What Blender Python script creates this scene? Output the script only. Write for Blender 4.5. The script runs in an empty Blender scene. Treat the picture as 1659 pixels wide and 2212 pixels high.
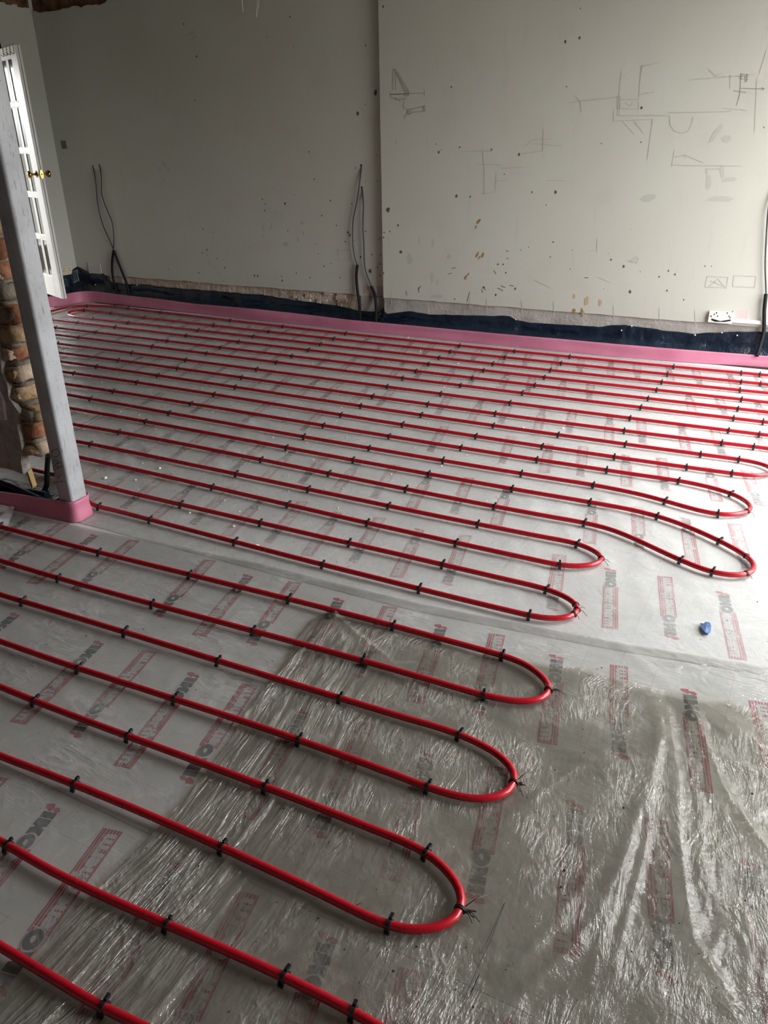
import bpy, bmesh, math, random
import numpy as np
from mathutils import Vector, Matrix, noise

random.seed(7); rng = np.random.default_rng(7)
S = bpy.context.scene
COL = S.collection

# ------------------------------------------------------------------ camera
W, H, F = 1659, 2212, 1711.0
PITCH, ROLL, YAW, HC = 0.4407, 0.01956, math.radians(28.3), 1.4
def _cam_axes():
    cp, sp = math.cos(PITCH), math.sin(PITCH)
    f = np.array([0, cp, -sp]); r = np.array([1, 0, 0.]); d = np.array([0, -sp, -cp])
    cr, sr = math.cos(ROLL), math.sin(ROLL)
    r, d = cr * r + sr * d, -sr * r + cr * d
    c, s = math.cos(YAW), math.sin(YAW)
    M = np.array([[c, -s, 0], [s, c, 0], [0, 0, 1]])
    return M @ r, M @ d, M @ f
AR, AD, AF = _cam_axes()
cam_data = bpy.data.cameras.new('camera')
cam = bpy.data.objects.new('camera', cam_data); COL.objects.link(cam)
cam.matrix_world = Matrix(((AR[0], -AD[0], -AF[0], 0), (AR[1], -AD[1], -AF[1], 0), (AR[2], -AD[2], -AF[2], HC), (0, 0, 0, 1)))
cam_data.sensor_fit = 'VERTICAL'; cam_data.sensor_height = 36.0; cam_data.lens = F * 36.0 / H
cam_data.clip_start = 0.02
S.camera = cam

# survey helpers: where a sight line from the photo meets a real plane of the room
O3 = np.array([0, 0, HC])
def ray(x, y): return AR * ((x - W / 2) / F) + AD * ((y - H / 2) / F) + AF
def fl(x, y, z=0.0):
    v = ray(x, y); return O3 + v * ((z - HC) / v[2])
def wy(x, y, Y):
    v = ray(x, y); return O3 + v * (Y / v[1])
def wx(x, y, X):
    v = ray(x, y); return O3 + v * (X / v[0])

# ------------------------------------------------------------------ sky, lights, exposure
S.view_settings.view_transform = 'Standard'; S.view_settings.look = 'None'
S.view_settings.gamma = 1.0; S.view_settings.exposure = 1.78
S.view_settings.use_curve_mapping = False
S.cycles.max_bounces = 6; S.cycles.diffuse_bounces = 3; S.cycles.glossy_bounces = 2; S.cycles.caustics_reflective = False
SKY_STRENGTH = 10.0
wd = bpy.data.worlds.new('overcast_sky'); S.world = wd; wd.use_nodes = True
nt = wd.node_tree; nt.nodes.clear()
tc = nt.nodes.new('ShaderNodeTexCoord'); sx = nt.nodes.new('ShaderNodeSeparateXYZ')
mr = nt.nodes.new('ShaderNodeMapRange'); mr.inputs[1].default_value = -0.2; mr.inputs[2].default_value = 1.0
cr_ = nt.nodes.new('ShaderNodeValToRGB'); bg = nt.nodes.new('ShaderNodeBackground'); ow = nt.nodes.new('ShaderNodeOutputWorld')
el = cr_.color_ramp.elements
el[0].position = 0.0; el[0].color = (.10, .10, .09, 1)
el[1].position = 1.0; el[1].color = (1.0, 1.0, 1.0, 1)
for p, c in ((.16, (.06, .06, .055, 1)), (.19, (.20, .205, .205, 1)), (.24, (.40, .405, .41, 1)), (.5, (.48, .49, .50, 1))):
    e = el.new(p); e.color = c
nt.links.new(tc.outputs['Generated'], sx.inputs[0]); nt.links.new(sx.outputs['Z'], mr.inputs[0])
nt.links.new(mr.outputs[0], cr_.inputs[0]); nt.links.new(cr_.outputs[0], bg.inputs[0])
bg.inputs[1].default_value = SKY_STRENGTH
nt.links.new(bg.outputs[0], ow.inputs[0])

# window openings of the room: (name, centre, width(Y or X), height, rotation)
WIN_A = (1.65, 5.45, 0.12, 2.34)      # y0, y1, z0, z1 in the right-hand wall
XR = 2.75                             # right-hand wall
SKYL = (0.8, 2.2, 3.5, 5.2)        # roof light x0,x1,y0,y1
ZC = 2.62
def portal(name, loc, sxx, syy, rot):
    l = bpy.data.lights.new(name, 'AREA'); l.shape = 'RECTANGLE'; l.size = sxx; l.size_y = syy
    l.cycles.is_portal = True
    o = bpy.data.objects.new(name, l); o.location = loc; o.rotation_euler = rot; COL.objects.link(o)
portal('window_daylight', (XR + .05, (WIN_A[0] + WIN_A[1]) / 2, (WIN_A[2] + WIN_A[3]) / 2), WIN_A[3] - WIN_A[2], WIN_A[1] - WIN_A[0], (0, math.pi / 2, 0))
WIN_C = (3.9, 5.9, 0.3, 2.2)           # hallway window beyond the doorway
portal('window_daylight', (-9.25, (WIN_C[0] + WIN_C[1]) / 2, 1.2), WIN_C[3] - WIN_C[2], WIN_C[1] - WIN_C[0], (0, -math.pi / 2, 0))
portal('roof_light_daylight', ((SKYL[0] + SKYL[1]) / 2, (SKYL[2] + SKYL[3]) / 2, ZC + .06), SKYL[1] - SKYL[0], SKYL[3] - SKYL[2], (0, 0, 0))

# ------------------------------------------------------------------ material helpers
def mat(name, col, rough=.7, spec=.3, metal=0.0):
    m = bpy.data.materials.new(name); m.use_nodes = True
    b = m.node_tree.nodes['Principled BSDF']
    b.inputs['Base Color'].default_value = (*col, 1); b.inputs['Roughness'].default_value = rough
    b.inputs['Specular IOR Level'].default_value = spec; b.inputs['Metallic'].default_value = metal
    return m
def N(m, t): return m.node_tree.nodes.new(t)
def LK(m, a, b): m.node_tree.links.new(a, b)
def coords(m, scale=(1, 1, 1), kind='Object'):
    t = N(m, 'ShaderNodeTexCoord'); mp = N(m, 'ShaderNodeMapping'); mp.inputs['Scale'].default_value = scale
    LK(m, t.outputs[kind], mp.inputs[0]); return mp.outputs[0]
def noise_n(m, vec, scale, detail=4, rough=.55, dist=0.0):
    n = N(m, 'ShaderNodeTexNoise'); n.inputs['Scale'].default_value = scale; n.inputs['Detail'].default_value = detail
    n.inputs['Roughness'].default_value = rough; n.inputs['Distortion'].default_value = dist
    LK(m, vec, n.inputs['Vector']); return n.outputs[0]
def ramp(m, fac, stops):
    r = N(m, 'ShaderNodeValToRGB'); e = r.color_ramp.elements
    e[0].position, e[0].color = stops[0][0], (*stops[0][1], 1); e[1].position, e[1].color = stops[-1][0], (*stops[-1][1], 1)
    for p, c in stops[1:-1]:
        k = e.new(p); k.color = (*c, 1)
    LK(m, fac, r.inputs[0]); return r.outputs[0]
def mixc(m, fac, a, b, mode='MIX'):
    x = N(m, 'ShaderNodeMix'); x.data_type = 'RGBA'; x.blend_type = mode
    for i, s in ((0, fac), (6, a), (7, b)):
        if hasattr(s, 'is_output'): LK(m, s, x.inputs[i])
        elif i == 0: x.inputs[0].default_value = s
        else: x.inputs[i].default_value = (*s, 1)
    return x.outputs[2]
def math_n(m, op, a, b=None):
    x = N(m, 'ShaderNodeMath'); x.operation = op
    for i, s in ((0, a), (1, b)):
        if s is None: continue
        if hasattr(s, 'is_output'): LK(m, s, x.inputs[i])
        else: x.inputs[i].default_value = s
    return x.outputs[0]
def bump(m, h, strength=.3, dist=.01, target=None):
    b = N(m, 'ShaderNodeBump'); b.inputs['Strength'].default_value = strength; b.inputs['Distance'].default_value = dist
    LK(m, h, b.inputs['Height'])
    if target is None: target = m.node_tree.nodes['Principled BSDF']
    LK(m, b.outputs[0], target.inputs['Normal']); return b.outputs[0]
def bsdf(m): return m.node_tree.nodes['Principled BSDF']

def varied(name, c1, c2, scale=6, rough=.75, spec=.25, bs=0.0, bscale=60, bd=.004, stretch=(1, 1, 1), detail=5, lo=.35, hi=.65):
    m = mat(name, c1, rough, spec); v = coords(m, stretch)
    LK(m, ramp(m, noise_n(m, v, scale, detail), [(lo, c1), (hi, c2)]), bsdf(m).inputs['Base Color'])
    if bs: bump(m, noise_n(m, v, bscale, 5), bs, bd)
    return m

def make_wall_mat(name):
    m = mat(name, (.62, .62, .56), .62, .35); v = coords(m)
    big = ramp(m, noise_n(m, v, .9, 3), [(.3, (.59, .58, .51)), (.7, (.62, .625, .56))])
    sm = noise_n(m, v, 3.2, 6, .62)
    c = mixc(m, ramp(m, sm, [(.56, (0, 0, 0)), (.78, (.30, .30, .30))]), big, (.47, .46, .41))
    v2 = coords(m, (7, 7, 1.1))
    c = mixc(m, ramp(m, noise_n(m, v2, 2.2, 5, .6), [(.60, (0, 0, 0)), (.80, (.22, .22, .22))]), c, (.42, .41, .37))
    fine = noise_n(m, v, 170, 2)
    c = mixc(m, ramp(m, fine, [(.70, (0, 0, 0)), (.76, (.5, .5, .5))]), c, (.40, .38, .34))
    LK(m, c, bsdf(m).inputs['Base Color']); bump(m, noise_n(m, v, 45, 5), .10, .004)
    return m

M = {}
M['plaster'] = make_wall_mat('painted_plaster')
M['cream_brick'] = varied('bared_cream_mortar', (.46, .36, .27), (.66, .56, .46), 9, .9, .1, .8, 30, .02)
M['grey_render'] = varied('bared_grey_render', (.34, .31, .28), (.50, .47, .43), 7, .9, .1, .5, 40, .01)
M['brown_lath'] = varied('torn_brown_plaster', (.10, .055, .03), (.26, .15, .09), 12, .95, .05, .9, 25, .03)
M['pencil'] = mat('pencil_line', (.33, .32, .29), .9, .1)
M['pencil_faint'] = mat('faint_pencil_line', (.50, .49, .445), .9, .1)
M['ink'] = mat('dark_marker', (.03, .03, .035), .8, .1)
M['scuff'] = mat('grey_scuff', (.515, .525, .465), .9, .1)
M['chip'] = mat('dark_chip', (.13, .11, .08), .9, .1)
M['ochre'] = mat('ochre_filler', (.36, .22, .07), .9, .1)
M['rust'] = mat('rusty_drip', (.52, .40, .25), .9, .1)
M['pinkpl'] = varied('pink_plaster', (.56, .47, .45), (.68, .59, .56), 14, .9, .1)
M['dark'] = mat('dark_void', (.012, .012, .013), .9, .1)
M['concrete'] = varied('concrete_slab', (.30, .29, .27), (.38, .37, .35), 5, .9, .1)
M['ceil'] = varied('bare_joist_wood', (.10, .075, .05), (.20, .15, .10), 8, .9, .1)
M['dull_wall'] = varied('old_painted_wall', (.46, .44, .40), (.54, .52, .48), 2, .8, .2)
M['frame_grey'] = mat('grey_window_frame', (.20, .21, .22), .45, .4)

# red pipe
m = mat('red_pipe_plastic', (.50, .006, .018), .24, .5); v = coords(m)
LK(m, ramp(m, noise_n(m, v, 3, 5), [(.35, (.46, .007, .020)), (.7, (.38, .005, .014))]), bsdf(m).inputs['Base Color'])
LK(m, ramp(m, noise_n(m, v, 12, 3), [(.3, (.22, .22, .22)), (.8, (.34, .34, .34))]), bsdf(m).inputs['Roughness'])
M['pipe'] = m
M['clip'] = mat('black_clip_plastic', (.012, .012, .013), .32, .6)
M['wire_tie'] = mat('dark_tie_wire', (.02, .016, .014), .4, .5)
# pink foam
m = mat('pink_edge_foam', (.62, .16, .30), .5, .4); v = coords(m)
LK(m, ramp(m, noise_n(m, v, 5, 4), [(.3, (.49, .15, .235)), (.7, (.58, .205, .30))]), bsdf(m).inputs['Base Color'])
bump(m, noise_n(m, v, 260, 3), .35, .002); M['foam'] = m
# navy membrane
m = mat('navy_membrane', (.006, .014, .028), .30, .5); v = coords(m)
LK(m, ramp(m, noise_n(m, v, 4, 4), [(.35, (.004, .010, .022)), (.7, (.012, .024, .042))]), bsdf(m).inputs['Base Color'])
bump(m, noise_n(m, v, 14, 5, .6, .6), .55, .02); M['navy'] = m
M['nail'] = mat('nail_head', (.75, .75, .75), .3, .5, .6)
# grey primer of the steel post
m = mat('grey_primer', (.40, .41, .43), .5, .4); v = coords(m)
v2 = coords(m, (60, 60, 9)); rot = [n for n in m.node_tree.nodes if n.type == 'MAPPING'][-1]; rot.inputs['Rotation'].default_value = (.5, .5, .6)
scr = ramp(m, noise_n(m, v2, 1.6, 5, .7, .3), [(.60, (0, 0, 0)), (.645, (.75, .75, .75))])
spot = ramp(m, noise_n(m, v, 120, 3), [(.64, (0, 0, 0)), (.74, (.7, .7, .7))])
base = ramp(m, noise_n(m, v, 7, 5), [(.35, (.34, .35, .365)), (.65, (.44, .45, .475))])
LK(m, mixc(m, spot, mixc(m, scr, base, (.17, .17, .17)), (.14, .14, .13)), bsdf(m).inputs['Base Color']); M['primer'] = m
M['white_paint'] = varied('white_gloss_paint', (.72, .70, .66), (.80, .78, .74), 6, .35, .5)
M['brass'] = mat('polished_brass', (.46, .30, .09), .16, .5, 1.0)
M['dark_hole'] = mat('dark_slot', (.01, .01, .01), .7, .2)
M['cream'] = varied('cream_socket_plastic', (.70, .62, .46), (.76, .69, .54), 20, .4, .5)
M['white_plastic'] = varied('white_plastic', (.76, .73, .71), (.83, .81, .78), 12, .4, .5)
M['plate'] = varied('painted_over_plate', (.58, .58, .53), (.62, .62, .57), 10, .5, .4)
M['switch_grey'] = mat('grey_green_plate', (.17, .18, .145), .6, .3)
M['cable'] = mat('grey_cable', (.05, .052, .06), .45, .4)
M['conduit'] = mat('black_conduit', (.006, .006, .007), .6, .25)
M['hang_wire'] = mat('white_wire', (.62, .60, .54), .5, .4)
M['timber'] = varied('raw_timber', (.36, .24, .10), (.50, .36, .18), 16, .8, .2)
M['blue_scrap'] = varied('blue_plastic_scrap', (.035, .08, .22), (.12, .22, .42), 60, .35, .5)
M['crumb'] = mat('white_plaster_crumb', (.80, .79, .75), .9, .1)
M['dirt'] = mat('dark_dirt_crumb', (.05, .045, .04), .9, .1)
# bricks of the broken pier
def brick(name, a, b, c):
    m = mat(name, a, .9, .1); v = coords(m)
    col = ramp(m, noise_n(m, v, 22, 6, .65), [(.3, a), (.5, b), (.72, c)])
    spots = ramp(m, noise_n(m, v, 110, 3), [(.64, (0, 0, 0)), (.72, (.8, .8, .8))])
    LK(m, mixc(m, spots, col, (.10, .06, .035)), bsdf(m).inputs['Base Color']); bump(m, noise_n(m, v, 45, 6, .7), 1.0, .015); return m
M['brick_buff'] = brick('buff_brick', (.26, .17, .08), (.45, .31, .18), (.58, .44, .30))
M['brick_red'] = brick('red_brick', (.20, .08, .045), (.36, .16, .09), (.46, .25, .16))
M['brick_pale'] = brick('pale_broken_brick', (.42, .30, .20), (.60, .46, .34), (.68, .56, .45))
M['mortar'] = brick('old_mortar', (.16, .13, .09), (.26, .22, .17), (.34, .30, .25))
M['pier_render'] = brick('grey_pier_render', (.30, .27, .24), (.43, .39, .355), (.54, .49, .45))
M['pier_skim'] = brick('pinkish_pier_skim', (.54, .45, .41), (.64, .55, .51), (.70, .61, .57))
# insulation board facing
m = mat('white_board_facing', (.72, .73, .72), .42, .35); v = coords(m)
base = ramp(m, noise_n(m, v, 2.2, 6, .6), [(.3, (.75, .755, .74)), (.7, (.84, .845, .835))])
base = mixc(m, ramp(m, noise_n(m, v, 70, 4, .6), [(.62, (0, 0, 0)), (.8, (.35, .35, .35))]), base, (.46, .45, .42))
sep = N(m, 'ShaderNodeSeparateXYZ'); LK(m, v, sep.inputs[0])
def gridline(axis, other):
    f = math_n(m, 'FRACT', math_n(m, 'DIVIDE', math_n(m, 'ADD', sep.outputs[axis], 50.0), .1))
    line = math_n(m, 'LESS_THAN', f, .014)
    return line
gm = ramp(m, noise_n(m, v, 5, 2), [(.42, (0, 0, 0)), (.5, (.55, .55, .55))])
gx = math_n(m, 'MULTIPLY', gridline(0, 1), gm); gy = math_n(m, 'MULTIPLY', gridline(1, 0), gm)
base = mixc(m, gx, base, (.50, .28, .28)); base = mixc(m, gy, base, (.40, .37, .36))
LK(m, base, bsdf(m).inputs['Base Color']); bump(m, noise_n(m, v, 28, 6, .6), .12, .004); M['board'] = m
M['print_white'] = mat('white_print', (.70, .70, .69), .45, .3)
M['print_red'] = varied('red_print', (.50, .05, .09), (.58, .085, .125), 40, .45, .3)
M['print_grey'] = varied('grey_print', (.065, .075, .08), (.105, .115, .12), 40, .45, .3)

def film(name, tint, haze, haze_hi, gloss_r, bsc, bstr, white=(.9, .9, .88), crease=None, near_edge=False):
    m = bpy.data.materials.new(name); m.use_nodes = True; t = m.node_tree; t.nodes.clear()
    out = N(m, 'ShaderNodeOutputMaterial'); v = coords(m)
    tr = N(m, 'ShaderNodeBsdfTransparent'); tr.inputs[0].default_value = (*tint, 1)
    df = N(m, 'ShaderNodeBsdfDiffuse'); df.inputs[0].default_value = (*white, 1)
    gl = N(m, 'ShaderNodeBsdfGlossy'); gl.inputs['Roughness'].default_value = gloss_r
    n1 = noise_n(m, v, bsc, 6, .62, .5); n2 = noise_n(m, v, bsc * 5, 5, .6, .4)
    hsum = math_n(m, 'ADD', n1, math_n(m, 'MULTIPLY', n2, .25))
    creases = []
    if crease:
        for (scale, amp, dist) in crease:
            vv = coords(m, scale, 'UV'); q = noise_n(m, vv, 1.0, 3, .55, dist)
            rg_ = math_n(m, 'SUBTRACT', 1.0, math_n(m, 'MINIMUM', math_n(m, 'MULTIPLY', math_n(m, 'ABSOLUTE', math_n(m, 'SUBTRACT', q, .5)), 9.0), 1.0))
            msk = ramp(m, noise_n(m, v, 4.5, 3), [(.44, (0, 0, 0)), (.62, (1, 1, 1))])
            if near_edge and scale[0] == 40:
                su = N(m, 'ShaderNodeSeparateXYZ'); LK(m, coords(m, (1, 1, 1), 'UV'), su.inputs[0])
                msk = math_n(m, 'MULTIPLY', ramp(m, noise_n(m, v, 4.5, 3), [(.30, (0, 0, 0)), (.50, (1, 1, 1))]), ramp(m, su.outputs['X'], [(.18, (1, 1, 1)), (.42, (.10, .10, .10))]))
            rgm = math_n(m, 'MULTIPLY', rg_, msk); creases.append(rgm); hsum = math_n(m, 'ADD', hsum, math_n(m, 'MULTIPLY', rgm, amp))
    b = N(m, 'ShaderNodeBump'); b.inputs['Strength'].default_value = bstr; b.inputs['Distance'].default_value = .012
    LK(m, hsum, b.inputs['Height']); LK(m, b.outputs[0], gl.inputs['Normal']); LK(m, b.outputs[0], df.inputs['Normal'])
    hz = ramp(m, noise_n(m, v, 3.0, 6, .65, .8), [(.32, (haze,) * 3), (.70, (haze_hi,) * 3)])
    for q in creases: hz = math_n(m, 'ADD', hz, math_n(m, 'MULTIPLY', q, .12))  # creases whitened in the haze, painting in the bright glints along folds
    m1 = N(m, 'ShaderNodeMixShader'); LK(m, hz, m1.inputs[0]); LK(m, tr.outputs[0], m1.inputs[1]); LK(m, df.outputs[0], m1.inputs[2])
    fr = N(m, 'ShaderNodeFresnel'); fr.inputs[0].default_value = 1.5; LK(m, b.outputs[0], fr.inputs['Normal'])
    fac = math_n(m, 'ADD', math_n(m, 'MULTIPLY', fr.outputs[0], .55), .03 if crease else 0.0)
    m2 = N(m, 'ShaderNodeMixShader'); LK(m, fac, m2.inputs[0]); LK(m, m1.outputs[0], m2.inputs[1]); LK(m, gl.outputs[0], m2.inputs[2])
    LK(m, m2.outputs[0], out.inputs[0]); return m
M['film_clear'] = film('clear_polythene', (.985, .985, .98), .18, .40, .16, 9, .5)
M['film_mid'] = film('clear_slack_polythene', (.955, .955, .945), .05, .20, .12, 8, .6, crease=[((7, 26, 1), .22, 1.2)])
M['film_dusty'] = film('dusty_polythene', (.90, .885, .835), .02, .12, .10, 10, .8, (.72, .69, .62), crease=[((40, 3.0, 1), .24, .6), ((16, 5, 1), .26, 2.0), ((70, 18, 1), .10, 1.2)], near_edge=True)
# door glass
m = bpy.data.materials.new('window_glass'); m.use_nodes = True; m.node_tree.nodes.clear()
out = N(m, 'ShaderNodeOutputMaterial'); a = N(m, 'ShaderNodeBsdfTransparent'); a.inputs[0].default_value = (.97, .98, .97, 1)
g = N(m, 'ShaderNodeBsdfGlossy'); g.inputs['Roughness'].default_value = .08
fr = N(m, 'ShaderNodeFresnel'); fr.inputs[0].default_value = 1.5; x = N(m, 'ShaderNodeMixShader')
LK(m, fr.outputs[0], x.inputs[0]); LK(m, a.outputs[0], x.inputs[1]); LK(m, g.outputs[0], x.inputs[2]); LK(m, x.outputs[0], out.inputs[0])
M['glass'] = m

# ------------------------------------------------------------------ object helpers
class MB:
    """collects polygons (with a material key each) and links them as one mesh object"""
    def __init__(s): s.v = []; s.f = []; s.m = []; s.sm = []
    def add(s, verts, faces, key, smooth=False):
        k = len(s.v); s.v += [tuple(map(float, p)) for p in verts]
        for f in faces: s.f.append(tuple(i + k for i in f)); s.m.append(key); s.sm.append(smooth)
    def box(s, lo, hi, key):
        x0, y0, z0 = lo; x1, y1, z1 = hi
        s.add([(x0, y0, z0), (x1, y0, z0), (x1, y1, z0), (x0, y1, z0), (x0, y0, z1), (x1, y0, z1), (x1, y1, z1), (x0, y1, z1)],
              [(0, 3, 2, 1), (4, 5, 6, 7), (0, 1, 5, 4), (1, 2, 6, 5), (2, 3, 7, 6), (3, 0, 4, 7)], key)
    def obox(s, o, ax, ay, az, lo, hi, key):
        """box in a local frame"""
        c = []
        for z in (lo[2], hi[2]):
            for (x, y) in ((lo[0], lo[1]), (hi[0], lo[1]), (hi[0], hi[1]), (lo[0], hi[1])):
                c.append(np.array(o) + x * np.array(ax) + y * np.array(ay) + z * np.array(az))
        s.add(c, [(0, 3, 2, 1), (4, 5, 6, 7), (0, 1, 5, 4), (1, 2, 6, 5), (2, 3, 7, 6), (3, 0, 4, 7)], key)
    def tube(s, pts, r, key, n=10, caps=True):
        pts = np.array(pts, float); L = len(pts)
        rr = r if hasattr(r, '__len__') else [r] * L
        t = np.gradient(pts, axis=0); t /= np.linalg.norm(t, axis=1)[:, None] + 1e-12
        up = np.array([0, 0, 1.]) if abs(t[0][2]) < .9 else np.array([0, 1., 0])
        vs = []; u = up
        for i in range(L):
            a = np.cross(t[i], u); a /= np.linalg.norm(a) + 1e-12; u = np.cross(a, t[i])
            for k in range(n):
                q = 2 * math.pi * k / n; vs.append(pts[i] + rr[i] * (math.cos(q) * a + math.sin(q) * u))
        fs = [(i * n + k, i * n + (k + 1) % n, (i + 1) * n + (k + 1) % n, (i + 1) * n + k) for i in range(L - 1) for k in range(n)]
        s.add(vs, fs, key, True)
        if caps:
            s.add(vs[:n], [tuple(range(n))], key); s.add(vs[-n:], [tuple(reversed(range(n)))], key)
    def lathe(s, o, axis, prof, key, n=20):
        axis = np.array(axis, float); axis /= np.linalg.norm(axis)
        h = np.array([0, 0, 1.]) if abs(axis[2]) < .9 else np.array([1., 0, 0])
        a = np.cross(axis, h); a /= np.linalg.norm(a); b = np.cross(axis, a)
        vs = [np.array(o) + d * axis + r * (math.cos(2 * math.pi * k / n) * a + math.sin(2 * math.pi * k / n) * b) for d, r in prof for k in range(n)]
        fs = [(i * n + k, i * n + (k + 1) % n, (i + 1) * n + (k + 1) % n, (i + 1) * n + k) for i in range(len(prof) - 1) for k in range(n)]
        s.add(vs, fs, key, True)
    def build(s, name, parent=None, bevel=0.0, merge=False):
        me = bpy.data.meshes.new(name); me.from_pydata(s.v, [], s.f)
        keys = []
        for k in s.m:
            if k not in keys: keys.append(k)
        for k in keys: me.materials.append(M[k])
        ix = {k: i for i, k in enumerate(keys)}
        me.polygons.foreach_set('material_index', [ix[k] for k in s.m])
        me.polygons.foreach_set('use_smooth', s.sm); me.update()
        o = bpy.data.objects.new(name, me); COL.objects.link(o)
        if parent: o.parent = parent
        if bevel:
            b = o.modifiers.new('bevel', 'BEVEL'); b.width = bevel; b.segments = 2; b.limit_method = 'ANGLE'
        return o
def tag(o, label, cat, group=None, kind=None):
    if label: o['label'] = label
    if cat: o['category'] = cat
    if group: o['group'] = group
    if kind: o['kind'] = kind
    return o
def struct(o, label, cat): return tag(o, label, cat, kind='structure')
def empty(name, loc=(0, 0, 0)):
    o = bpy.data.objects.new(name, None); o.location = loc; o.empty_display_size = .05; COL.objects.link(o); return o
def catmull(P, step):
    P = np.array(P, float); out = []
    Q = np.vstack([2 * P[0] - P[1], P, 2 * P[-1] - P[-2]])
    for i in range(1, len(Q) - 2):
        p0, p1, p2, p3 = Q[i - 1], Q[i], Q[i + 1], Q[i + 2]
        # centripetal
        d1 = max(np.linalg.norm(p1 - p0), 1e-6) ** .5; d2 = max(np.linalg.norm(p2 - p1), 1e-6) ** .5; d3 = max(np.linalg.norm(p3 - p2), 1e-6) ** .5
        t0, t1 = 0, d1; t2 = t1 + d2; t3 = t2 + d3
        n = max(2, int(np.linalg.norm(p2 - p1) / step) + 1)
        for t in np.linspace(t1, t2, n, endpoint=False):
            A1 = (t1 - t) / (t1 - t0) * p0 + (t - t0) / (t1 - t0) * p1; A2 = (t2 - t) / (t2 - t1) * p1 + (t - t1) / (t2 - t1) * p2
            A3 = (t3 - t) / (t3 - t2) * p2 + (t - t2) / (t3 - t2) * p3
            B1 = (t2 - t) / (t2 - t0) * A1 + (t - t0) / (t2 - t0) * A2; B2 = (t3 - t) / (t3 - t1) * A2 + (t - t1) / (t3 - t1) * A3
            out.append((t2 - t) / (t2 - t1) * B1 + (t - t1) / (t2 - t1) * B2)
    out.append(P[-1]); return np.array(out)
def fbm(x, y, s, seed=0): return noise.fractal(Vector((x * s + seed * 7.3, y * s - seed * 3.1, seed * 1.7)), 1.0, 2.0, 4)
ORD = ['first', 'second', 'third', 'fourth', 'fifth', 'sixth', 'seventh', 'eighth', 'ninth', 'tenth', 'eleventh', 'twelfth', 'thirteenth', 'fourteenth',
       'fifteenth', 'sixteenth', 'seventeenth', 'eighteenth', 'nineteenth', 'twentieth', 'twenty-first', 'twenty-second', 'twenty-third', 'twenty-fourth', 'twenty-fifth', 'twenty-sixth']

# ================================================================== THE ROOM
YB, YC, XL = 5.80, 5.745, -6.55           # alcove wall, chimney-breast wall, left wall
XB = -3.06                               # edge of the breast
b = MB(); b.box((-9.5, -2.6, -.32), (XR + .3, 6.2, -.10), 'concrete'); struct(b.build('floor'), 'grey concrete slab under the insulation boards', 'floor')

def ragged(x0, x1, z, amp, seed, step=.035):
    n = int((x1 - x0) / step); xs = np.linspace(x0, x1, n + 1)
    return [(x, z + amp * fbm(x, 0, 4, seed) + amp * .5 * fbm(x, 0, 17, seed)) for x in xs]
def slab_xz(mb, low, top, y0, y1, key):
    """plaster skin between a lower and an upper outline (same x count), front y0, back y1"""
    n = len(low)
    vs = [(x, y0, z) for x, z in low] + [(x, y0, z) for x, z in top] + [(x, y1, z) for x, z in low] + [(x, y1, z) for x, z in top]
    fs = [(i, i + 1, n + i + 1, n + i) for i in range(n - 1)]
    fs += [(2 * n + i, 2 * n + i + 1, i + 1, i) for i in range(n - 1)]
    fs += [(n + i, n + i + 1, 3 * n + i + 1, 3 * n + i) for i in range(n - 1)]
    fs += [(0, n, 3 * n, 2 * n), (n - 1, 3 * n - 1, 4 * n - 1, 2 * n - 1)]
    mb.add(vs, fs, key)
def flat_poly(mb, pts2, y, key): mb.add([(x, y, z) for x, z in pts2], [tuple(range(len(pts2)))], key)
def blob(mb, x, z, rx, rz, y, key, rot=0, n=9):
    ps = []
    for k in range(n):
        a = 2 * math.pi * k / n; r = 1 + random.uniform(-.25, .25)
        p, q = rx * r * math.cos(a), rz * r * math.sin(a)
        ps.append((x + p * math.cos(rot) - q * math.sin(rot), z + p * math.sin(rot) + q * math.cos(rot)))
    flat_poly(mb, ps, y, key)
def stroke(mb, pts2, w, y, key):
    for (x0, z0), (x1, z1) in zip(pts2[:-1], pts2[1:]):
        d = math.hypot(x1 - x0, z1 - z0) + 1e-9; nx, nz = -(z1 - z0) / d * w / 2, (x1 - x0) / d * w / 2
        mb.add([(x0 - nx, y, z0 - nz), (x1 - nx, y, z1 - nz), (x1 + nx, y, z1 + nz), (x0 + nx, y, z0 + nz)], [(0, 1, 2, 3)], key)
def pw(pts, Y): return [(wy(x, y, Y)[0], wy(x, y, Y)[2]) for x, y in pts]

# ---- alcove wall (left part of the back wall)
b = MB()
b.box((XL - .1, YB + .02, -.1), (XB + .2, YB + .25, .6), 'cream_brick')
b.box((XL - .1, YB + .02, .6), (XB + .2, YB + .25, ZC), 'brown_lath')
low = ragged(XL, XB, .235, .006, 1)
top = []
for x, z in low:
    t = ZC if x > -5.45 else 2.455 + .02 * fbm(x, 0, 5, 3) + .02 * fbm(x, 0, 13, 4)
    if -5.65 < x <= -5.45: t = 2.48 + .05 * (x + 5.65) / .2 + .015 * fbm(x, 0, 15, 5)
    top.append((x, t))
slab_xz(b, low, top, YB, YB + .02, 'plaster')
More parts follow.
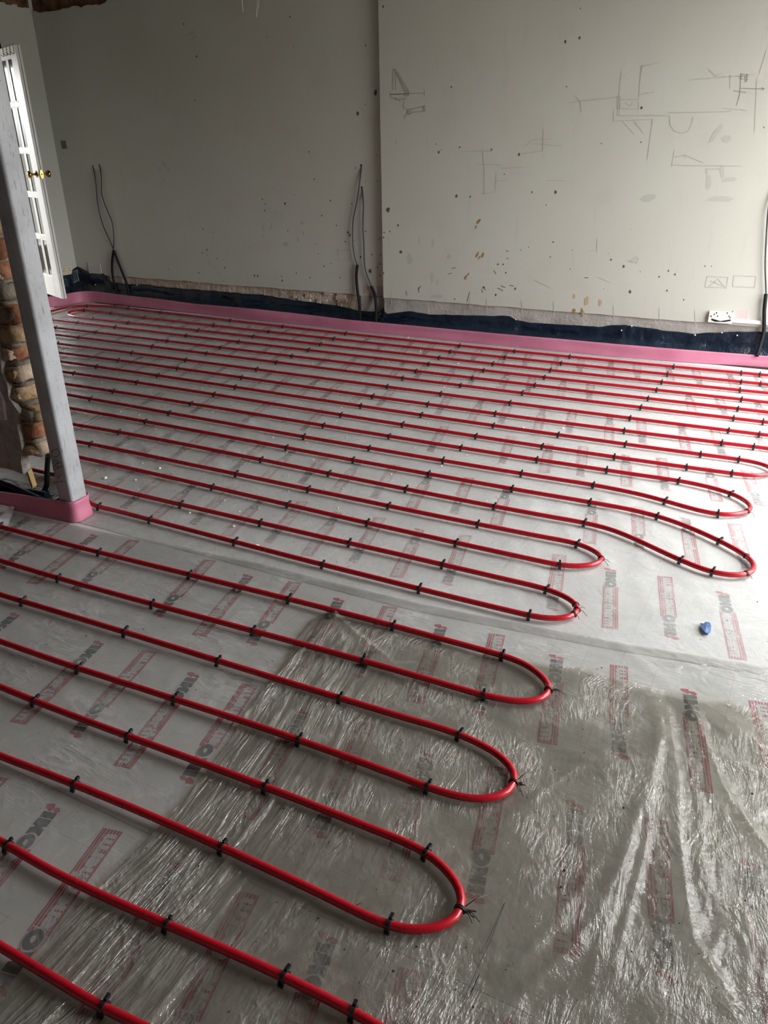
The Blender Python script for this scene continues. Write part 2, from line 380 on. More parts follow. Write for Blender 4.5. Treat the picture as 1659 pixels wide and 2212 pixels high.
# bared patches of brick with knocked-off edges along the foot of the alcove
for k in range(16):
    x = random.uniform(-4.0, -3.2); z = random.uniform(.12, .215)
    b.box((x, YB + .004 + random.uniform(0, .006), z), (x + random.uniform(.03, .10), YB + .03, z + random.uniform(.02, .04)), random.choice(['cream_brick', 'pinkpl', 'cream_brick']))
b.box((-3.30, YB - .002, .02), (XB, YB + .02, .232), 'grey_render')
b.box((-3.268, YB - .003, .243), (-3.075, YB + .01, .318), 'pinkpl')
y = YB - .0012
spots_alc = [(627, 36, 3), (634, 100, 2), (577, 80, 2), (790, 98, 3), (811, 200, 8), (790, 226, 2), (773, 245, 6), (667, 328, 3), (636, 420, 2), (679, 387, 3), (616, 440, 5), (567, 430, 3),
             (573, 440, 3), (572, 455, 3), (695, 466, 3), (714, 433, 3), (727, 487, 3), (752, 502, 5), (756, 508, 5), (746, 522, 3), (622, 498, 3), (439, 495, 3), (461, 503, 2), (447, 540, 4), (437, 546, 3),
             (469, 558, 3), (486, 578, 4), (803, 550, 3), (800, 586, 8), (820, 570, 3), (816, 577, 3), (779, 555, 4), (768, 363, 3), (760, 440, 3), (790, 391, 2), (815, 391, 2), (700, 575, 3), (640, 590, 3), (550, 595, 4),
             (557, 596, 4), (430, 589, 3), (610, 606, 4), (814, 335, 2), (820, 516, 3), (822, 550, 3), (790, 500, 3), (420, 217, 3), (425, 122, 4), (397, 52, 3), (730, 540, 2), (765, 520, 2), (670, 600, 3), (735, 600, 3)]
for px, py, r in spots_alc:
    p = wy(px, py, YB); k = r * .0029 * .8
    blob(b, p[0], p[2], k * .75, k, y, 'chip', random.uniform(-.4, .4))
for k in range(36):
    x = random.uniform(-6.2, XB - .02); z = .26 + abs(random.gauss(0, .38)); r = random.uniform(.002, .0055)
    if z < 2.2: blob(b, x, z, r * .8, r * 1.3, y, random.choice(['chip', 'scuff', 'chip']), random.uniform(-.6, .6), 7)
# scuffed patch, scrapes and faint pencil on the alcove wall
for px, py, a, c, rr in [(352, 352, 3, 12, .5), (345, 365, 4, 8, .9), (358, 360, 3, 10, .2), (364, 368, 4, 7, -.8), (355, 388, 3, 9, .7), (412, 72, 12, 3, .2), (420, 80, 8, 3, .6),
                         (435, 315, 1.5, 14, .1), (568, 492, 3, 10, .1), (585, 490, 3, 12, -.4), (653, 481, 8, 4, 0), (655, 504, 3, 6, .2), (644, 517, 3, 8, 0), (618, 527, 9, 7, .2), (452, 566, 3, 9, .1)]:
    p = wy(px, py, YB); blob(b, p[0], p[2], a * .0030, c * .0030, y, 'scuff', rr)
for pts in ([(583, 458), (597, 458)], [(585, 463), (597, 463)], [(585, 468), (596, 468)], [(597, 458), (597, 477)], [(597, 459), (607, 459), (607, 472)], [(730, 541), (757, 541), (757, 562), (730, 562), (730, 541)],
            [(770, 547), (785, 547)], [(770, 569), (782, 569)], [(480, 600), (492, 602)]):
    stroke(b, pw(pts, YB), .0028, y - .0002, 'pencil_faint')
struct(b.build('wall_back'), 'stained grey-green plastered alcove wall left of the chimney breast', 'wall')

# ---- chimney-breast wall (right part)
b = MB()
b.box((XB + .012, YC + .02, -.1), (XR, YC + .4, ZC), 'grey_render')
low = ragged(XB, XR, .240, .004, 6); top = [(x, ZC) for x, z in low]
slab_xz(b, low, top, YC, YC + .02, 'plaster')
b.box((XB, YC + .02, .24), (XB + .012, YB + .01, ZC), 'plaster')
b.box((XB + .004, YC + .006, -.1), (XB + .4, YC + .02, .236), 'grey_render')
b.box((XB + .4, YC + .008, -.1), (XR, YC + .02, .238), 'grey_render')
y = YC - .0012
spots_br = [(828, 14, 4), (1254, 18, 2), (1221, 90, 4), (1252, 82, 4), (975, 188, 3), (1224, 187, 2), (1386, 233, 4), (1062, 323, 3), (1121, 334, 4), (1200, 415, 5), (1149, 415, 3), (993, 318, 3), (948, 329, 4), (986, 424, 5), (1016, 425, 3),
            (838, 453, 9), (860, 487, 4), (842, 500, 3), (829, 513, 3), (866, 544, 6), (830, 502, 3), (1195, 523, 3), (1347, 575, 4), (1361, 630, 5), (1320, 561, 3), (1523, 575, 2), (1537, 575, 2), (1142, 534, 2), (1087, 571, 3), (1076, 571, 3),
            (1232, 581, 2), (1444, 585, 3), (1458, 593, 3), (1424, 598, 3), (1441, 628, 3), (1113, 624, 4), (1071, 637, 4), (954, 324, 2), (942, 311, 2), (1093, 589, 3), (1045, 621, 4), (829, 590, 3), (1090, 376, 2), (1180, 443, 2), (1125, 540, 2), (1385, 307, 2), (1299, 310, 2), (1650, 275, 2)]
for px, py, r in spots_br:
    p = wy(px, py, YC); k = r * .0029 * .8
    blob(b, p[0], p[2], k * .75, k, y, 'chip', random.uniform(-.6, .2))
for px, py, a, c, rr in [(1034, 478, 3.2, 7, -.6), (1028, 491, 1.6, 5, -.4), (1031, 550, 2, 8, -.4), (1043, 551, 2.4, 7, -.3), (1036, 556, 1.5, 6, -.5), (1006, 599, 3, 6, -.4), (1012, 592, 1.5, 5, -.5), (1240, 671, 4, 5, 0), (1257, 672, 3, 8, 0)]:
    p = wy(px, py, YC); blob(b, p[0], p[2], a * .0030, c * .0030, y - .0003, 'ochre', rr)
for px, py, a, c in [(1267, 650, 5, 12), (1260, 678, 2, 9), (1296, 655, 4, 8), (1240, 640, 3, 6)]:
    p = wy(px, py, YC); blob(b, p[0], p[2], a * .003, c * .003, y, 'rust')
for k in range(50):
    x = random.choice([random.uniform(XB + .03, -1.2), random.uniform(XB + .03, 0.3)]); z = .25 + abs(random.gauss(0, .3)); r = random.uniform(.0018, .005)
    if z < 2.0: blob(b, x, z, r * .7, r * 1.5, y, random.choice(['chip', 'scuff', 'scuff']), random.uniform(-1.2, .8), 7)
for px, py, dx, dy in [(1075, 622, 12, 6), (1082, 617, 10, 4), (1100, 616, 10, 2), (1045, 618, 4, 9), (1040, 625, 3, 7), (1015, 630, -6, 22), (904, 620, 1, 12), (877, 628, 2, 10), (905, 625, 4, -8), (1262, 600, 9, 0), (975, 580, 10, -2), (968, 592, 8, -2), (1092, 541, 7, 2), (1094, 558, 5, 1), (1067, 584, 5, 8)]:
    stroke(b, pw([(px, py), (px + dx, py + dy)], YC), .0042, y - .0002, 'chip')
for px, py, a, c, rr in [(935, 525, 3, 12, 0), (905, 520, 2.5, 10, .1), (885, 560, 8, 14, .1), (934, 600, 5, 14, 0), (945, 610, 3, 12, 0), (1545, 290, 5, 20, -.5), (1568, 300, 9, 8, .3), (1530, 395, 5, 14, .1), (1575, 388, 16, 5, .1), (1555, 430, 30, 6, 0), (1400, 428, 20, 8, .2), (855, 306, 3, 6, 0), (1560, 372, 5, 14, .3), (945, 640, 18, 5, .1), (970, 555, 6, 8, .1), (1370, 560, 10, 5, .4)]:
    p = wy(px, py, YC); blob(b, p[0], p[2], a * .0029, c * .0029, y + .0004, 'scuff', rr, 12)
# pencil sketches
dark_sk = [[(849, 150), (849, 194)], [(854, 150), (855, 194)], [(849, 150), (856, 152)], [(854, 153), (877, 196)], [(858, 155), (882, 195)], [(856, 158), (873, 196)], [(843, 199), (843, 210)], [(843, 204), (875, 203)], [(843, 204), (917, 201)], [(917, 194), (917, 209)],
           [(874, 196), (883, 196), (883, 207), (874, 207), (874, 196)], [(876, 197), (877, 206)], [(880, 197), (880, 206)], [(843, 210), (860, 216), (878, 212)], [(852, 214), (856, 211), (858, 216)], [(862, 219), (865, 215)], [(874, 214), (871, 231), (877, 234), (880, 240), (878, 248), (873, 251)], [(874, 250), (874, 256)],
           [(881, 236), (887, 236), (888, 247), (881, 247), (881, 236)], [(884, 236), (884, 247)], [(888, 236), (918, 229)], [(888, 243), (918, 240)], [(918, 228), (919, 241)], [(914, 229), (915, 240)],
           [(1601, 160), (1598, 205), (1591, 228)], [(1594, 166), (1606, 165)], [(1597, 170), (1606, 171)], [(1598, 160), (1607, 160)], [(1609, 160), (1610, 178)], [(1614, 160), (1613, 177)], [(1611, 161), (1617, 161)], [(1610, 166), (1616, 166)], [(1610, 172), (1616, 172)], [(1601, 191), (1650, 192)], [(1645, 189), (1651, 192), (1646, 195)], [(1585, 196), (1612, 200)]]
faint_sk = [[(1342, 155), (1333, 250)], [(1385, 142), (1380, 210)], [(1388, 142), (1384, 165)], [(1385, 145), (1425, 134)], [(1333, 250), (1445, 250)], [(1325, 262), (1410, 258)], [(1325, 262), (1326, 235)], [(1337, 215), (1380, 215)], [(1340, 222), (1340, 235), (1380, 236)], [(1350, 222), (1362, 230), (1366, 221)], [(1379, 221), (1380, 234)],
            [(1333, 208), (1334, 236)], [(1340, 208), (1337, 250)], [(1225, 222), (1340, 209)], [(1240, 206), (1253, 219)], [(1253, 219), (1255, 242)], [(1380, 205), (1415, 198)], [(1345, 262), (1370, 290)], [(1370, 262), (1390, 288)], [(1410, 258), (1398, 345)], [(1447, 250), (1447, 268), (1455, 282), (1470, 288), (1486, 284), (1494, 270), (1497, 252)], [(1445, 244), (1580, 241)], [(1560, 234), (1612, 238)],
            [(1487, 173), (1630, 161)], [(1530, 150), (1545, 164), (1560, 158)], [(1577, 162), (1577, 192)], [(1635, 170), (1630, 285)], [(1640, 160), (1655, 110)], [(1174, 279), (1172, 325)], [(1135, 316), (1150, 302), (1190, 300)], [(1150, 310), (1215, 316)], [(1125, 332), (1172, 326)], [(996, 327), (1063, 326)], [(1043, 327), (1044, 355)], [(1029, 355), (1082, 356)], [(1046, 355), (1046, 420)], [(1040, 419), (1065, 415)], [(1072, 372), (1070, 412)], [(1068, 392), (1096, 389)], [(1082, 364), (1130, 361)],
            [(1457, 325), (1451, 358)], [(1451, 357), (1600, 359)], [(1457, 340), (1480, 335), (1478, 342)], [(1525, 365), (1560, 365)], [(1525, 366), (1528, 376)], [(1480, 335), (1520, 352)], [(1180, 390), (1222, 391)], [(1270, 543), (1285, 541)], [(1290, 515), (1289, 545)],
            [(1528, 597), (1573, 599), (1569, 622), (1523, 620), (1528, 597)], [(1531, 620), (1551, 602), (1566, 620)], [(1534, 606), (1562, 618)], [(1585, 596), (1633, 597), (1630, 621), (1583, 619), (1585, 596)], [(1155, 605), (1175, 615), (1190, 622)], [(1290, 598), (1318, 610)], [(1355, 563), (1375, 568), (1380, 557)]]
for s_ in dark_sk: stroke(b, pw(s_, YC), .0036, y - .0004, 'pencil')
for s_ in faint_sk: stroke(b, pw(s_, YC), .0036, y - .0002, 'pencil_faint')
# upright scratches at the foot of the skim
for px in (1051, 1127, 1196, 1325, 1424, 1501, 1015, 845): stroke(b, pw([(px, 640 + (px - 1000) * .06), (px + 1, 668 + (px - 1000) * .06)], YC), .004, y - .0003, 'scuff')
struct(b.build('wall_chimney'), 'pale plastered chimney breast wall with pencil sketches and ochre spots', 'wall')

# ---- left wall with the doorway
DY0, DY1, DZ = 4.58, 5.305, 2.14
b = MB()
b.box((XL - .2, DY1, .0), (XL, YB + .05, ZC), 'plaster'); b.box((XL - .2, DY0, DZ), (XL, DY1, ZC), 'plaster'); b.box((XL - .2, 2.2, 0), (XL, DY0, ZC), 'plaster')
for k in range(14):        # torn brown plaster under the ceiling
    y0 = YB - .02 - k * .06; z0 = 2.50 - .03 * abs(fbm(y0, 0, 5, 9))
    b.box((XL - .01, y0 - .062, z0 + random.uniform(-.012, .012)), (XL + .003, y0, ZC), 'brown_lath')
struct(b.build('wall_left'), 'plastered side wall beside the open glazed door', 'wall')
b = MB(); b.box((-9.3, 3.4, .0), (-9.1, WIN_C[0], ZC), 'dull_wall'); b.box((-9.3, WIN_C[1], 0), (-9.1, 6.3, ZC), 'dull_wall'); b.box((-9.3, WIN_C[0], 0), (-9.1, WIN_C[1], WIN_C[2]), 'dull_wall'); b.box((-9.3, WIN_C[0], WIN_C[3]), (-9.1, WIN_C[1], ZC), 'dull_wall'); b.box((-9.3, 6.0, 0), (XL - .2, 6.2, ZC), 'dull_wall'); b.box((-9.3, 3.3, 0), (XL - .2, 3.4, ZC), 'dull_wall')
struct(b.build('wall_hallway'), 'dim hallway wall seen beyond the door opening', 'wall')
b = MB(); b.box((XL - .0, DY1, .24), (XL + .02, DY1 + .095, DZ + .06), 'white_paint'); b.box((XL, DY0 - .09, DZ), (XL + .02, DY1 + .095, DZ + .075), 'white_paint')
b.box((XL - .2, DY1 - .001, .1), (XL + .001, DY1 + .02, DZ), 'brown_lath')
struct(b.build('trim_1', bevel=.008), 'white painted architrave round the doorway', 'trim')

# ---- right wall with glazed openings, front wall, ceiling with roof light
b = MB()
def wall_x(mb, x0, x1, ya, yb, opens, key):
    y = ya
    for (o0, o1, z0, z1) in sorted(opens):
        mb.box((x0, y, -.1), (x1, o0, ZC), key); mb.box((x0, o0, -.1), (x1, o1, z0), key); mb.box((x0, o0, z1), (x1, o1, ZC), key); y = o1
    mb.box((x0, y, -.1), (x1, yb, ZC), key)
wall_x(b, XR, XR + .25, -2.6, 6.1, [WIN_A], 'plaster'); struct(b.build('wall_right'), 'plastered wall with one wide glazed opening', 'wall')
for k, w_ in enumerate((WIN_A,)):
    b = MB(); y0, y1, z0, z1 = w_
    n = 4
    for i in range(n + 1):
        yy = y0 + (y1 - y0) * i / n; b.box((XR + .09, yy - .035, z0), (XR + .15, yy + .035, z1), 'frame_grey')
    b.box((XR + .085, y0, z0), (XR + .155, y1, z0 + .07), 'frame_grey'); b.box((XR + .085, y0, z1 - .07), (XR + .155, y1, z1), 'frame_grey')
    struct(b.build('window_%d' % (k + 1)), 'grey framed sliding glazed opening in the right wall', 'window')
b = MB(); b.box((-9.5, -2.6, -.1), (XR + .25, -2.45, ZC), 'dull_wall'); b.box((-9.5, -2.6, -.1), (-9.35, 3.4, ZC), 'dull_wall'); struct(b.build('wall_front'), 'dull painted wall behind the viewer', 'wall')
b = MB(); x0, x1, y0, y1 = SKYL
b.box((-9.5, -2.6, ZC), (x0, 6.2, ZC + .1), 'ceil'); b.box((x1, -2.6, ZC), (XR + .3, 6.2, ZC + .1), 'ceil'); b.box((x0, -2.6, ZC), (x1, y0, ZC + .1), 'ceil'); b.box((x0, y1, ZC), (x1, 6.2, ZC + .1), 'ceil')
for k in range(28):
    x = -9.2 + k * .4
    if x + .05 < x0 - .02: b.box((x, 2.35, ZC - .0), (x + .05, 5.69, ZC + .02), 'ceil')
struct(b.build('ceiling'), 'stripped brown timber ceiling with a roof light', 'ceiling')

# ---- broken brick pier left of the steel post
b = MB()
def rough_block(mb, lo, hi, key, amp, seed, nx=5, ny=5, nz=4):
    bm = bmesh.new(); bmesh.ops.create_cube(bm, size=1)
    bmesh.ops.subdivide_edges(bm, edges=bm.edges[:], cuts=4, use_grid_fill=True)
    lo, hi = np.array(lo), np.array(hi); vs = []
    for v_ in bm.verts:
        p = (lo + hi) / 2 + np.array(v_.co) * (hi - lo)
        q = Vector((p[0] * 26 + seed, p[1] * 26, p[2] * 26)); n_ = noise.noise_vector(q) * amp + noise.noise_vector(q * 2.7) * (amp * .5)
        edge = (abs(v_.co.x) > .49) + (abs(v_.co.y) > .49) + (abs(v_.co.z) > .49)
        sh = 1 - (.10 if edge >= 2 else 0)
        c = (lo + hi) / 2; p = c + (p - c) * sh
        vs.append((p[0] + n_.x, p[1] + n_.y, p[2] + n_.z))
    bm.verts.index_update(); mb.add(vs, [[v_.index for v_ in f.verts] for f in bm.faces], key, True); bm.free()
PX = -2.665
z = .235; k = 0
kinds = ['brick_pale', 'brick_red', 'brick_buff', 'brick_buff', 'brick_pale', 'brick_red', 'brick_buff', 'brick_red', 'mortar', 'brick_red', 'brick_red', 'brick_buff', 'brick_red', 'brick_buff', 'brick_pale', 'brick_red']
while z < ZC - .05:
    hh = random.uniform(.062, .075); kd = kinds[k % len(kinds)]
    off = random.uniform(-.05, .022)
    rough_block(b, (PX - .3, 2.005 + random.uniform(-.004, .012), z), (PX + off, 2.115 + random.uniform(-.01, .012), z + hh), kd, .011, k * 3.1)
    if random.random() < .6: rough_block(b, (PX - .1, 2.0, z + hh * .2), (PX + off - .02 + random.uniform(0, .02), 2.05, z + hh * .8), random.choice(['mortar', 'brick_pale', 'brick_buff']), .015, k * 5.7 + 1)
    rough_block(b, (PX - .32, 2.01, z + hh - .004), (PX - .03, 2.11, z + hh + .014), 'mortar', .006, k * 2.3 + 9)
    z += hh + .010; k += 1
b.box((-4.2, 2.012, .2), (PX - .22, 2.112, ZC), 'mortar')
# render and skim on the face towards the viewer, broken along its free edge
n = 46; zs = np.linspace(.165, ZC, n); rows = []
for i, zz in enumerate(zs):
    xe = PX - .075 + .035 * fbm(zz, 0, 5, 31) + .02 * fbm(zz, 0, 19, 32) - (.05 if zz < .2 else 0) + (.02 if zz < .45 else 0)
    xs = np.linspace(-3.6, xe, 14)
    rows.append([(x, 1.982 + .006 * fbm(x, zz, 9, 33) + .004 * fbm(x, zz, 30, 34), zz + (.02 * fbm(x, 0, 9, 35) if i == 0 else 0)) for x in xs])
vs = [p for r in rows for p in r]; m_ = 14
b.add(vs, [(i * m_ + j, i * m_ + j + 1, (i + 1) * m_ + j + 1, (i + 1) * m_ + j) for i in range(n - 1) for j in range(m_ - 1)], 'pier_render', True)
b.add([r[-1] for r in rows] + [(r[-1][0] - .01, 2.03, r[-1][2]) for r in rows], [(i, n + i, n + i + 1, i + 1) for i in range(n - 1)], 'pier_render', True)
b.add(rows[0] + [(p[0], 2.03, p[2] + .01) for p in rows[0]], [(j, j + 1, m_ + j + 1, m_ + j) for j in range(m_ - 1)], 'pier_render', True)
sk = []
for i, zz in enumerate(np.linspace(.40, 1.35, 26)):
    xe = PX - .135 + .03 * fbm(zz, 0, 6, 41) + .012 * fbm(zz, 0, 25, 42)
    sk.append([(-3.6, 1.970, zz), (-3.2, 1.970, zz), (xe, 1.971, zz), (xe + .004, 1.985, zz)])
vs = [p for r in sk for p in r]
b.add(vs, [(i * 4 + j, i * 4 + j + 1, (i + 1) * 4 + j + 1, (i + 1) * 4 + j) for i in range(25) for j in range(3)], 'pier_skim')
b.add(sk[0] + [(p[0], 1.99, p[2]) for p in sk[0]], [(0, 1, 5, 4), (1, 2, 6, 5)], 'pier_skim')
struct(b.build('wall_pier'), 'broken brick pier with rough plaster stub behind the steel post', 'wall')

# ================================================================== INSULATION BOARDS AND THEIR PRINT
BA = math.radians(12.8); U = np.array([math.cos(BA), math.sin(BA)]); V = np.array([-math.sin(BA), math.cos(BA)])
def text_mesh(s, bold):
    cu = bpy.data.curves.new('t', 'FONT'); cu.body = s; cu.size = 1; cu.offset = bold; cu.resolution_u = 3
    ob = bpy.data.objects.new('t', cu); COL.objects.link(ob); dg = bpy.context.evaluated_depsgraph_get()
    me = bpy.data.meshes.new_from_object(ob.evaluated_get(dg)); vs = np.array([v_.co[:2] for v_ in me.vertices]); fs = [tuple(p.vertices) for p in me.polygons]
    bpy.data.objects.remove(ob); bpy.data.curves.remove(cu); bpy.data.meshes.remove(me); return vs, fs
def ellipse(cx, cy, a, bb, n=20, rot=0):
    return [(cx + a * math.cos(q) * math.cos(rot) - bb * math.sin(q) * math.sin(rot), cy + a * math.cos(q) * math.sin(rot) + bb * math.sin(q) * math.cos(rot)) for q in np.linspace(0, 2 * math.pi, n, endpoint=False)]
LOGO = []     # (verts2d, faces, key, z)
def lp(pts, key, z): LOGO.append((np.array(pts, float), [tuple(range(len(pts)))], key, z))
lp([(0, -.025), (.266, -.025), (.266, .025), (0, .025)], 'print_red', .0004)
tv, tf = text_mesh('enertherm', .055)
tv = (tv - tv.min(0)) / (tv.max(0) - tv.min(0)); tv = tv * np.array([.242, .0385]) + np.array([.012, -.0190])
lp([(.011, -.0195), (.0135, -.0195), (.0135, .0195), (.011, .0195)], 'print_white', .0008)
LOGO.append((tv, tf, 'print_white', .0008))
for t_ in (-.0125, -.0042, .0042, .0125): lp([(.001, t_ - .0010), (.265, t_ - .0010), (.265, t_ + .0010), (.001, t_ + .0010)], 'print_white', .0012)
for t_ in (-.0200, .0200): lp([(.001, t_ - .0006), (.265, t_ - .0006), (.265, t_ + .0006), (.001, t_ + .0006)], 'print_white', .0012)
h_ = .0178
lp([(-.104, -h_), (-.0862, -h_), (-.0862, h_), (-.104, h_)], 'print_grey', .0004)
lp([(-.0836, -h_), (-.064, -h_), (-.060, -.006), (-.054, -h_), (-.036, -h_), (-.0405, -.004), (-.043, .004), (-.036, h_), (-.054, h_), (-.060, .007), (-.064, h_), (-.0836, h_)], 'print_grey', .0004)
lp(ellipse(-.0145, 0, .0262, .0205, 28), 'print_white', .0013)
lp(ellipse(-.0135, 0, .0235, .0190, 28), 'print_grey', .0016)
lp(ellipse(-.0135, .0005, .0085, .0050, 14, .3), 'print_white', .0019)
fl_ = [(205, 105), (240, 90), (330, 88), (345, 125), (400, 118), (440, 130), (468, 165), (420, 188), (350, 150), (330, 180), (290, 165), (230, 140)]
lp([(-.128 + (y_ - 88) * .00024, (x_ - 350) * .000172) for x_, y_ in fl_][::-1], 'print_red', .0004)

rowsY = [(-.31, .89), (.89, 2.09), (2.09, 3.29), (3.29, 4.43), (4.43, 5.60)]
A1 = np.array([.3645, -.0785]); A2 = np.array([-.081, .572])
LAT = {  # junction points (u, v) of one + and one - column in each row
    0: ((-.589, .756), (-.395, .850)), 1: ((-.867, 1.398), (-1.043, 1.547)), 2: ((-.43, 2.461), (-.611, 2.614)), 3: (.35 * A1 + .39 * A2, .95 * A1 + .59 * A2), 4: (.83 * A1 + .545 * A2, .42 * A1 + .75 * A2)}
joints = {0: [-4.9, -2.5, -.1, 2.3], 1: [-4.35, -1.95, .45, 2.62], 2: [-6.38, -5.6, -3.2, -.8, 1.6, 2.62], 3: [-6.38, -4.4, -2.0, .4, 2.62], 4: [-6.38, -5.6, -3.2, -.8, 1.6, 2.62]}
rown = ['row nearest the viewer', 'row in front of the steel post', 'row just beyond the steel post', 'second row out from the back wall', 'row along the back wall']
for r, (y0, y1) in enumerate(rowsY):
    js = joints[r]
    for q in range(len(js) - 1):
        x0, x1 = js[q], js[q + 1]; b = MB()
        b.box((x0 + .001, y0 + .001, -.10), (x1 - .001, y1 - .001, 0), 'board')
        for sgn, org in ((1, LAT[r][0]), (-1, LAT[r][1])):
            for i in range(-22, 18):
                for j in range(-6, 15):
                    J = np.array(org) + i * A1 + j * A2; Jw = J[0] * U + J[1] * V
                    d = V * sgn; upv = -U * sgn
                    e0 = Jw - d * .13; e1 = Jw + d * .27
                    mid = Jw + d * .07
                    if not (y0 + .0 < mid[1] < y1 and x0 < mid[0] < x1): continue
                    if min(e0[1], e1[1]) < y0 + .005 or max(e0[1], e1[1]) > y1 - .005: continue
                    if min(e0[0], e1[0]) < x0 + .04 or max(e0[0], e1[0]) > x1 - .04: continue
                    far = Jw[1] > 6
                    for lv, lf, key, zz in LOGO:
                        P = Jw[None, :] + lv[:, :1] * d[None, :] + lv[:, 1:2] * upv[None, :]
                        b.add(np.column_stack([P, np.full(len(P), zz)]), lf if sgn > -2 else lf, key)
        o = b.build('insulation_board')
        tag(o, 'printed insulation board, %s from left, %s' % (ORD[q], rown[r]), 'insulation board', 'printed insulation boards on the floor')

# ================================================================== POLYTHENE SHEETS
def seg_ridges(X, Y, ridges):
    Z = np.zeros_like(X)
    for pts, hgt, wid in ridges:
        best = np.full(X.shape, 1e9); tt = np.zeros_like(X); L = len(pts) - 1
        x0, x1 = min(p[0] for p in pts) - 3 * wid, max(p[0] for p in pts) + 3 * wid; y0, y1 = min(p[1] for p in pts) - 3 * wid, max(p[1] for p in pts) + 3 * wid
        mk = (X > x0) & (X < x1) & (Y > y0) & (Y < y1)
        if not mk.any(): continue
        xs, ys = X[mk], Y[mk]; bb = np.full(xs.shape, 1e9); tb = np.zeros_like(xs)
        for k in range(L):
            ax, ay = pts[k][:2]; bx, by = pts[k + 1][:2]; dx, dy = bx - ax, by - ay; q = dx * dx + dy * dy + 1e-12
            t = np.clip(((xs - ax) * dx + (ys - ay) * dy) / q, 0, 1); d = np.hypot(xs - ax - t * dx, ys - ay - t * dy)
            u = d < bb; bb = np.where(u, d, bb); tb = np.where(u, (k + t) / L, tb)
        fade = np.sin(np.pi * np.clip(tb * .94 + .03, 0, 1)) ** .6
        Z[mk] += hgt * fade * np.exp(-np.abs(bb / wid) ** 1.5)
    return Z
def sheet_obj(name, X, Y, Z, key, keep=None):
    n, m_ = X.shape; me = bpy.data.meshes.new(name)
    vs = np.column_stack([X.ravel(), Y.ravel(), Z.ravel()])
    idx = np.arange(n * m_).reshape(n, m_)
    fs = np.stack([idx[:-1, :-1], idx[:-1, 1:], idx[1:, 1:], idx[1:, :-1]], -1).reshape(-1, 4)
    if keep is not None: fs = fs[keep[:-1, :-1].ravel()]
    me.from_pydata(vs.tolist(), [], fs.tolist()); me.materials.append(M[key]); me.polygons.foreach_set('use_smooth', [True] * len(me.polygons))
    uvx = (X - X[:, :1]) if key == 'film_dusty' else X
    vi = np.zeros(len(me.loops), dtype=np.int32); me.loops.foreach_get('vertex_index', vi)
    uv = me.uv_layers.new(name='sheet'); uv.data.foreach_set('uv', np.column_stack([uvx.ravel()[vi], Y.ravel()[vi]]).ravel()); me.update()
    o = bpy.data.objects.new(name, me); COL.objects.link(o); return o
def npfbm(X, Y, s, seed, octv=3):
    """cheap smooth noise: sums of rotated sines with random phases"""
    r = np.random.default_rng(seed); Z = np.zeros_like(X); a = 1.0; f = s
    for _ in range(octv):
        for _k in range(5):
            th = r.uniform(0, math.pi); ph = r.uniform(0, 6.28); g = f * r.uniform(.7, 1.4)
            Z += a * np.sin((X * math.cos(th) + Y * math.sin(th)) * g + ph + 1.3 * np.sin((X * math.sin(th) - Y * math.cos(th)) * g * .43 + ph * 2))
        a *= .5; f *= 2.1
    return Z / 5
def rl(pts, hgt, wid): return ([fl(x, y)[:2] for x, y in pts], hgt, wid)

# far sheet
xs = np.arange(-6.34, 2.66, .022); ys = np.arange(1.965, 5.57, .022); X, Y = np.meshgrid(xs, ys)
# its near edge follows the line where the old wall stood
edge = np.interp(xs, [-3, -2.43, -1.6, -.96, -.36, .08, .6, 2.7], [1.98, 1.98, 1.98, 1.985, 2.05, 2.12, 2.2, 2.3])
Y = edge[None, :] + (Y - 1.965) * (5.56 - edge[None, :]) / (5.565 - 1.965)
rg = []
for k in range(46):
    a = fl(random.uniform(170, 520), random.uniform(850, 1000))[:2]; th = random.uniform(-.35, .05) - .35; L = random.uniform(.25, .8)
    rg.append(([a, a + .5 * L * np.array([math.cos(th), math.sin(th)]) + .01, a + L * np.array([math.cos(th - .1), math.sin(th - .1)])], random.uniform(.003, .006), .016))
for k in range(60):
    a = fl(random.uniform(1050, 1560), random.uniform(860, 1230))[:2]; th = random.uniform(-1.3, -.7); L = random.uniform(.15, .5)
    rg.append(([a, a + L * np.array([math.cos(th), math.sin(th)])], random.uniform(.002, .004), .016))
for k in range(60):
    a = np.array([random.uniform(-5.5, 1), random.uniform(2.2, 5.3)]); th = random.uniform(-1.2, .4); L = random.uniform(.15, .5)
    rg.append(([a, a + L * np.array([math.cos(th), math.sin(th)])], random.uniform(.0015, .003), .018))
Z = .0035 + .0010 * npfbm(X, Y, 9, 3) + seg_ridges(X, Y, rg)
Z = np.maximum(Z, .0026)
tag(sheet_obj('polythene_sheet', X, Y, Z, 'film_clear'), 'large clear polythene sheet under the far pipe rows up to the pink foam', 'plastic sheet', 'polythene sheets')

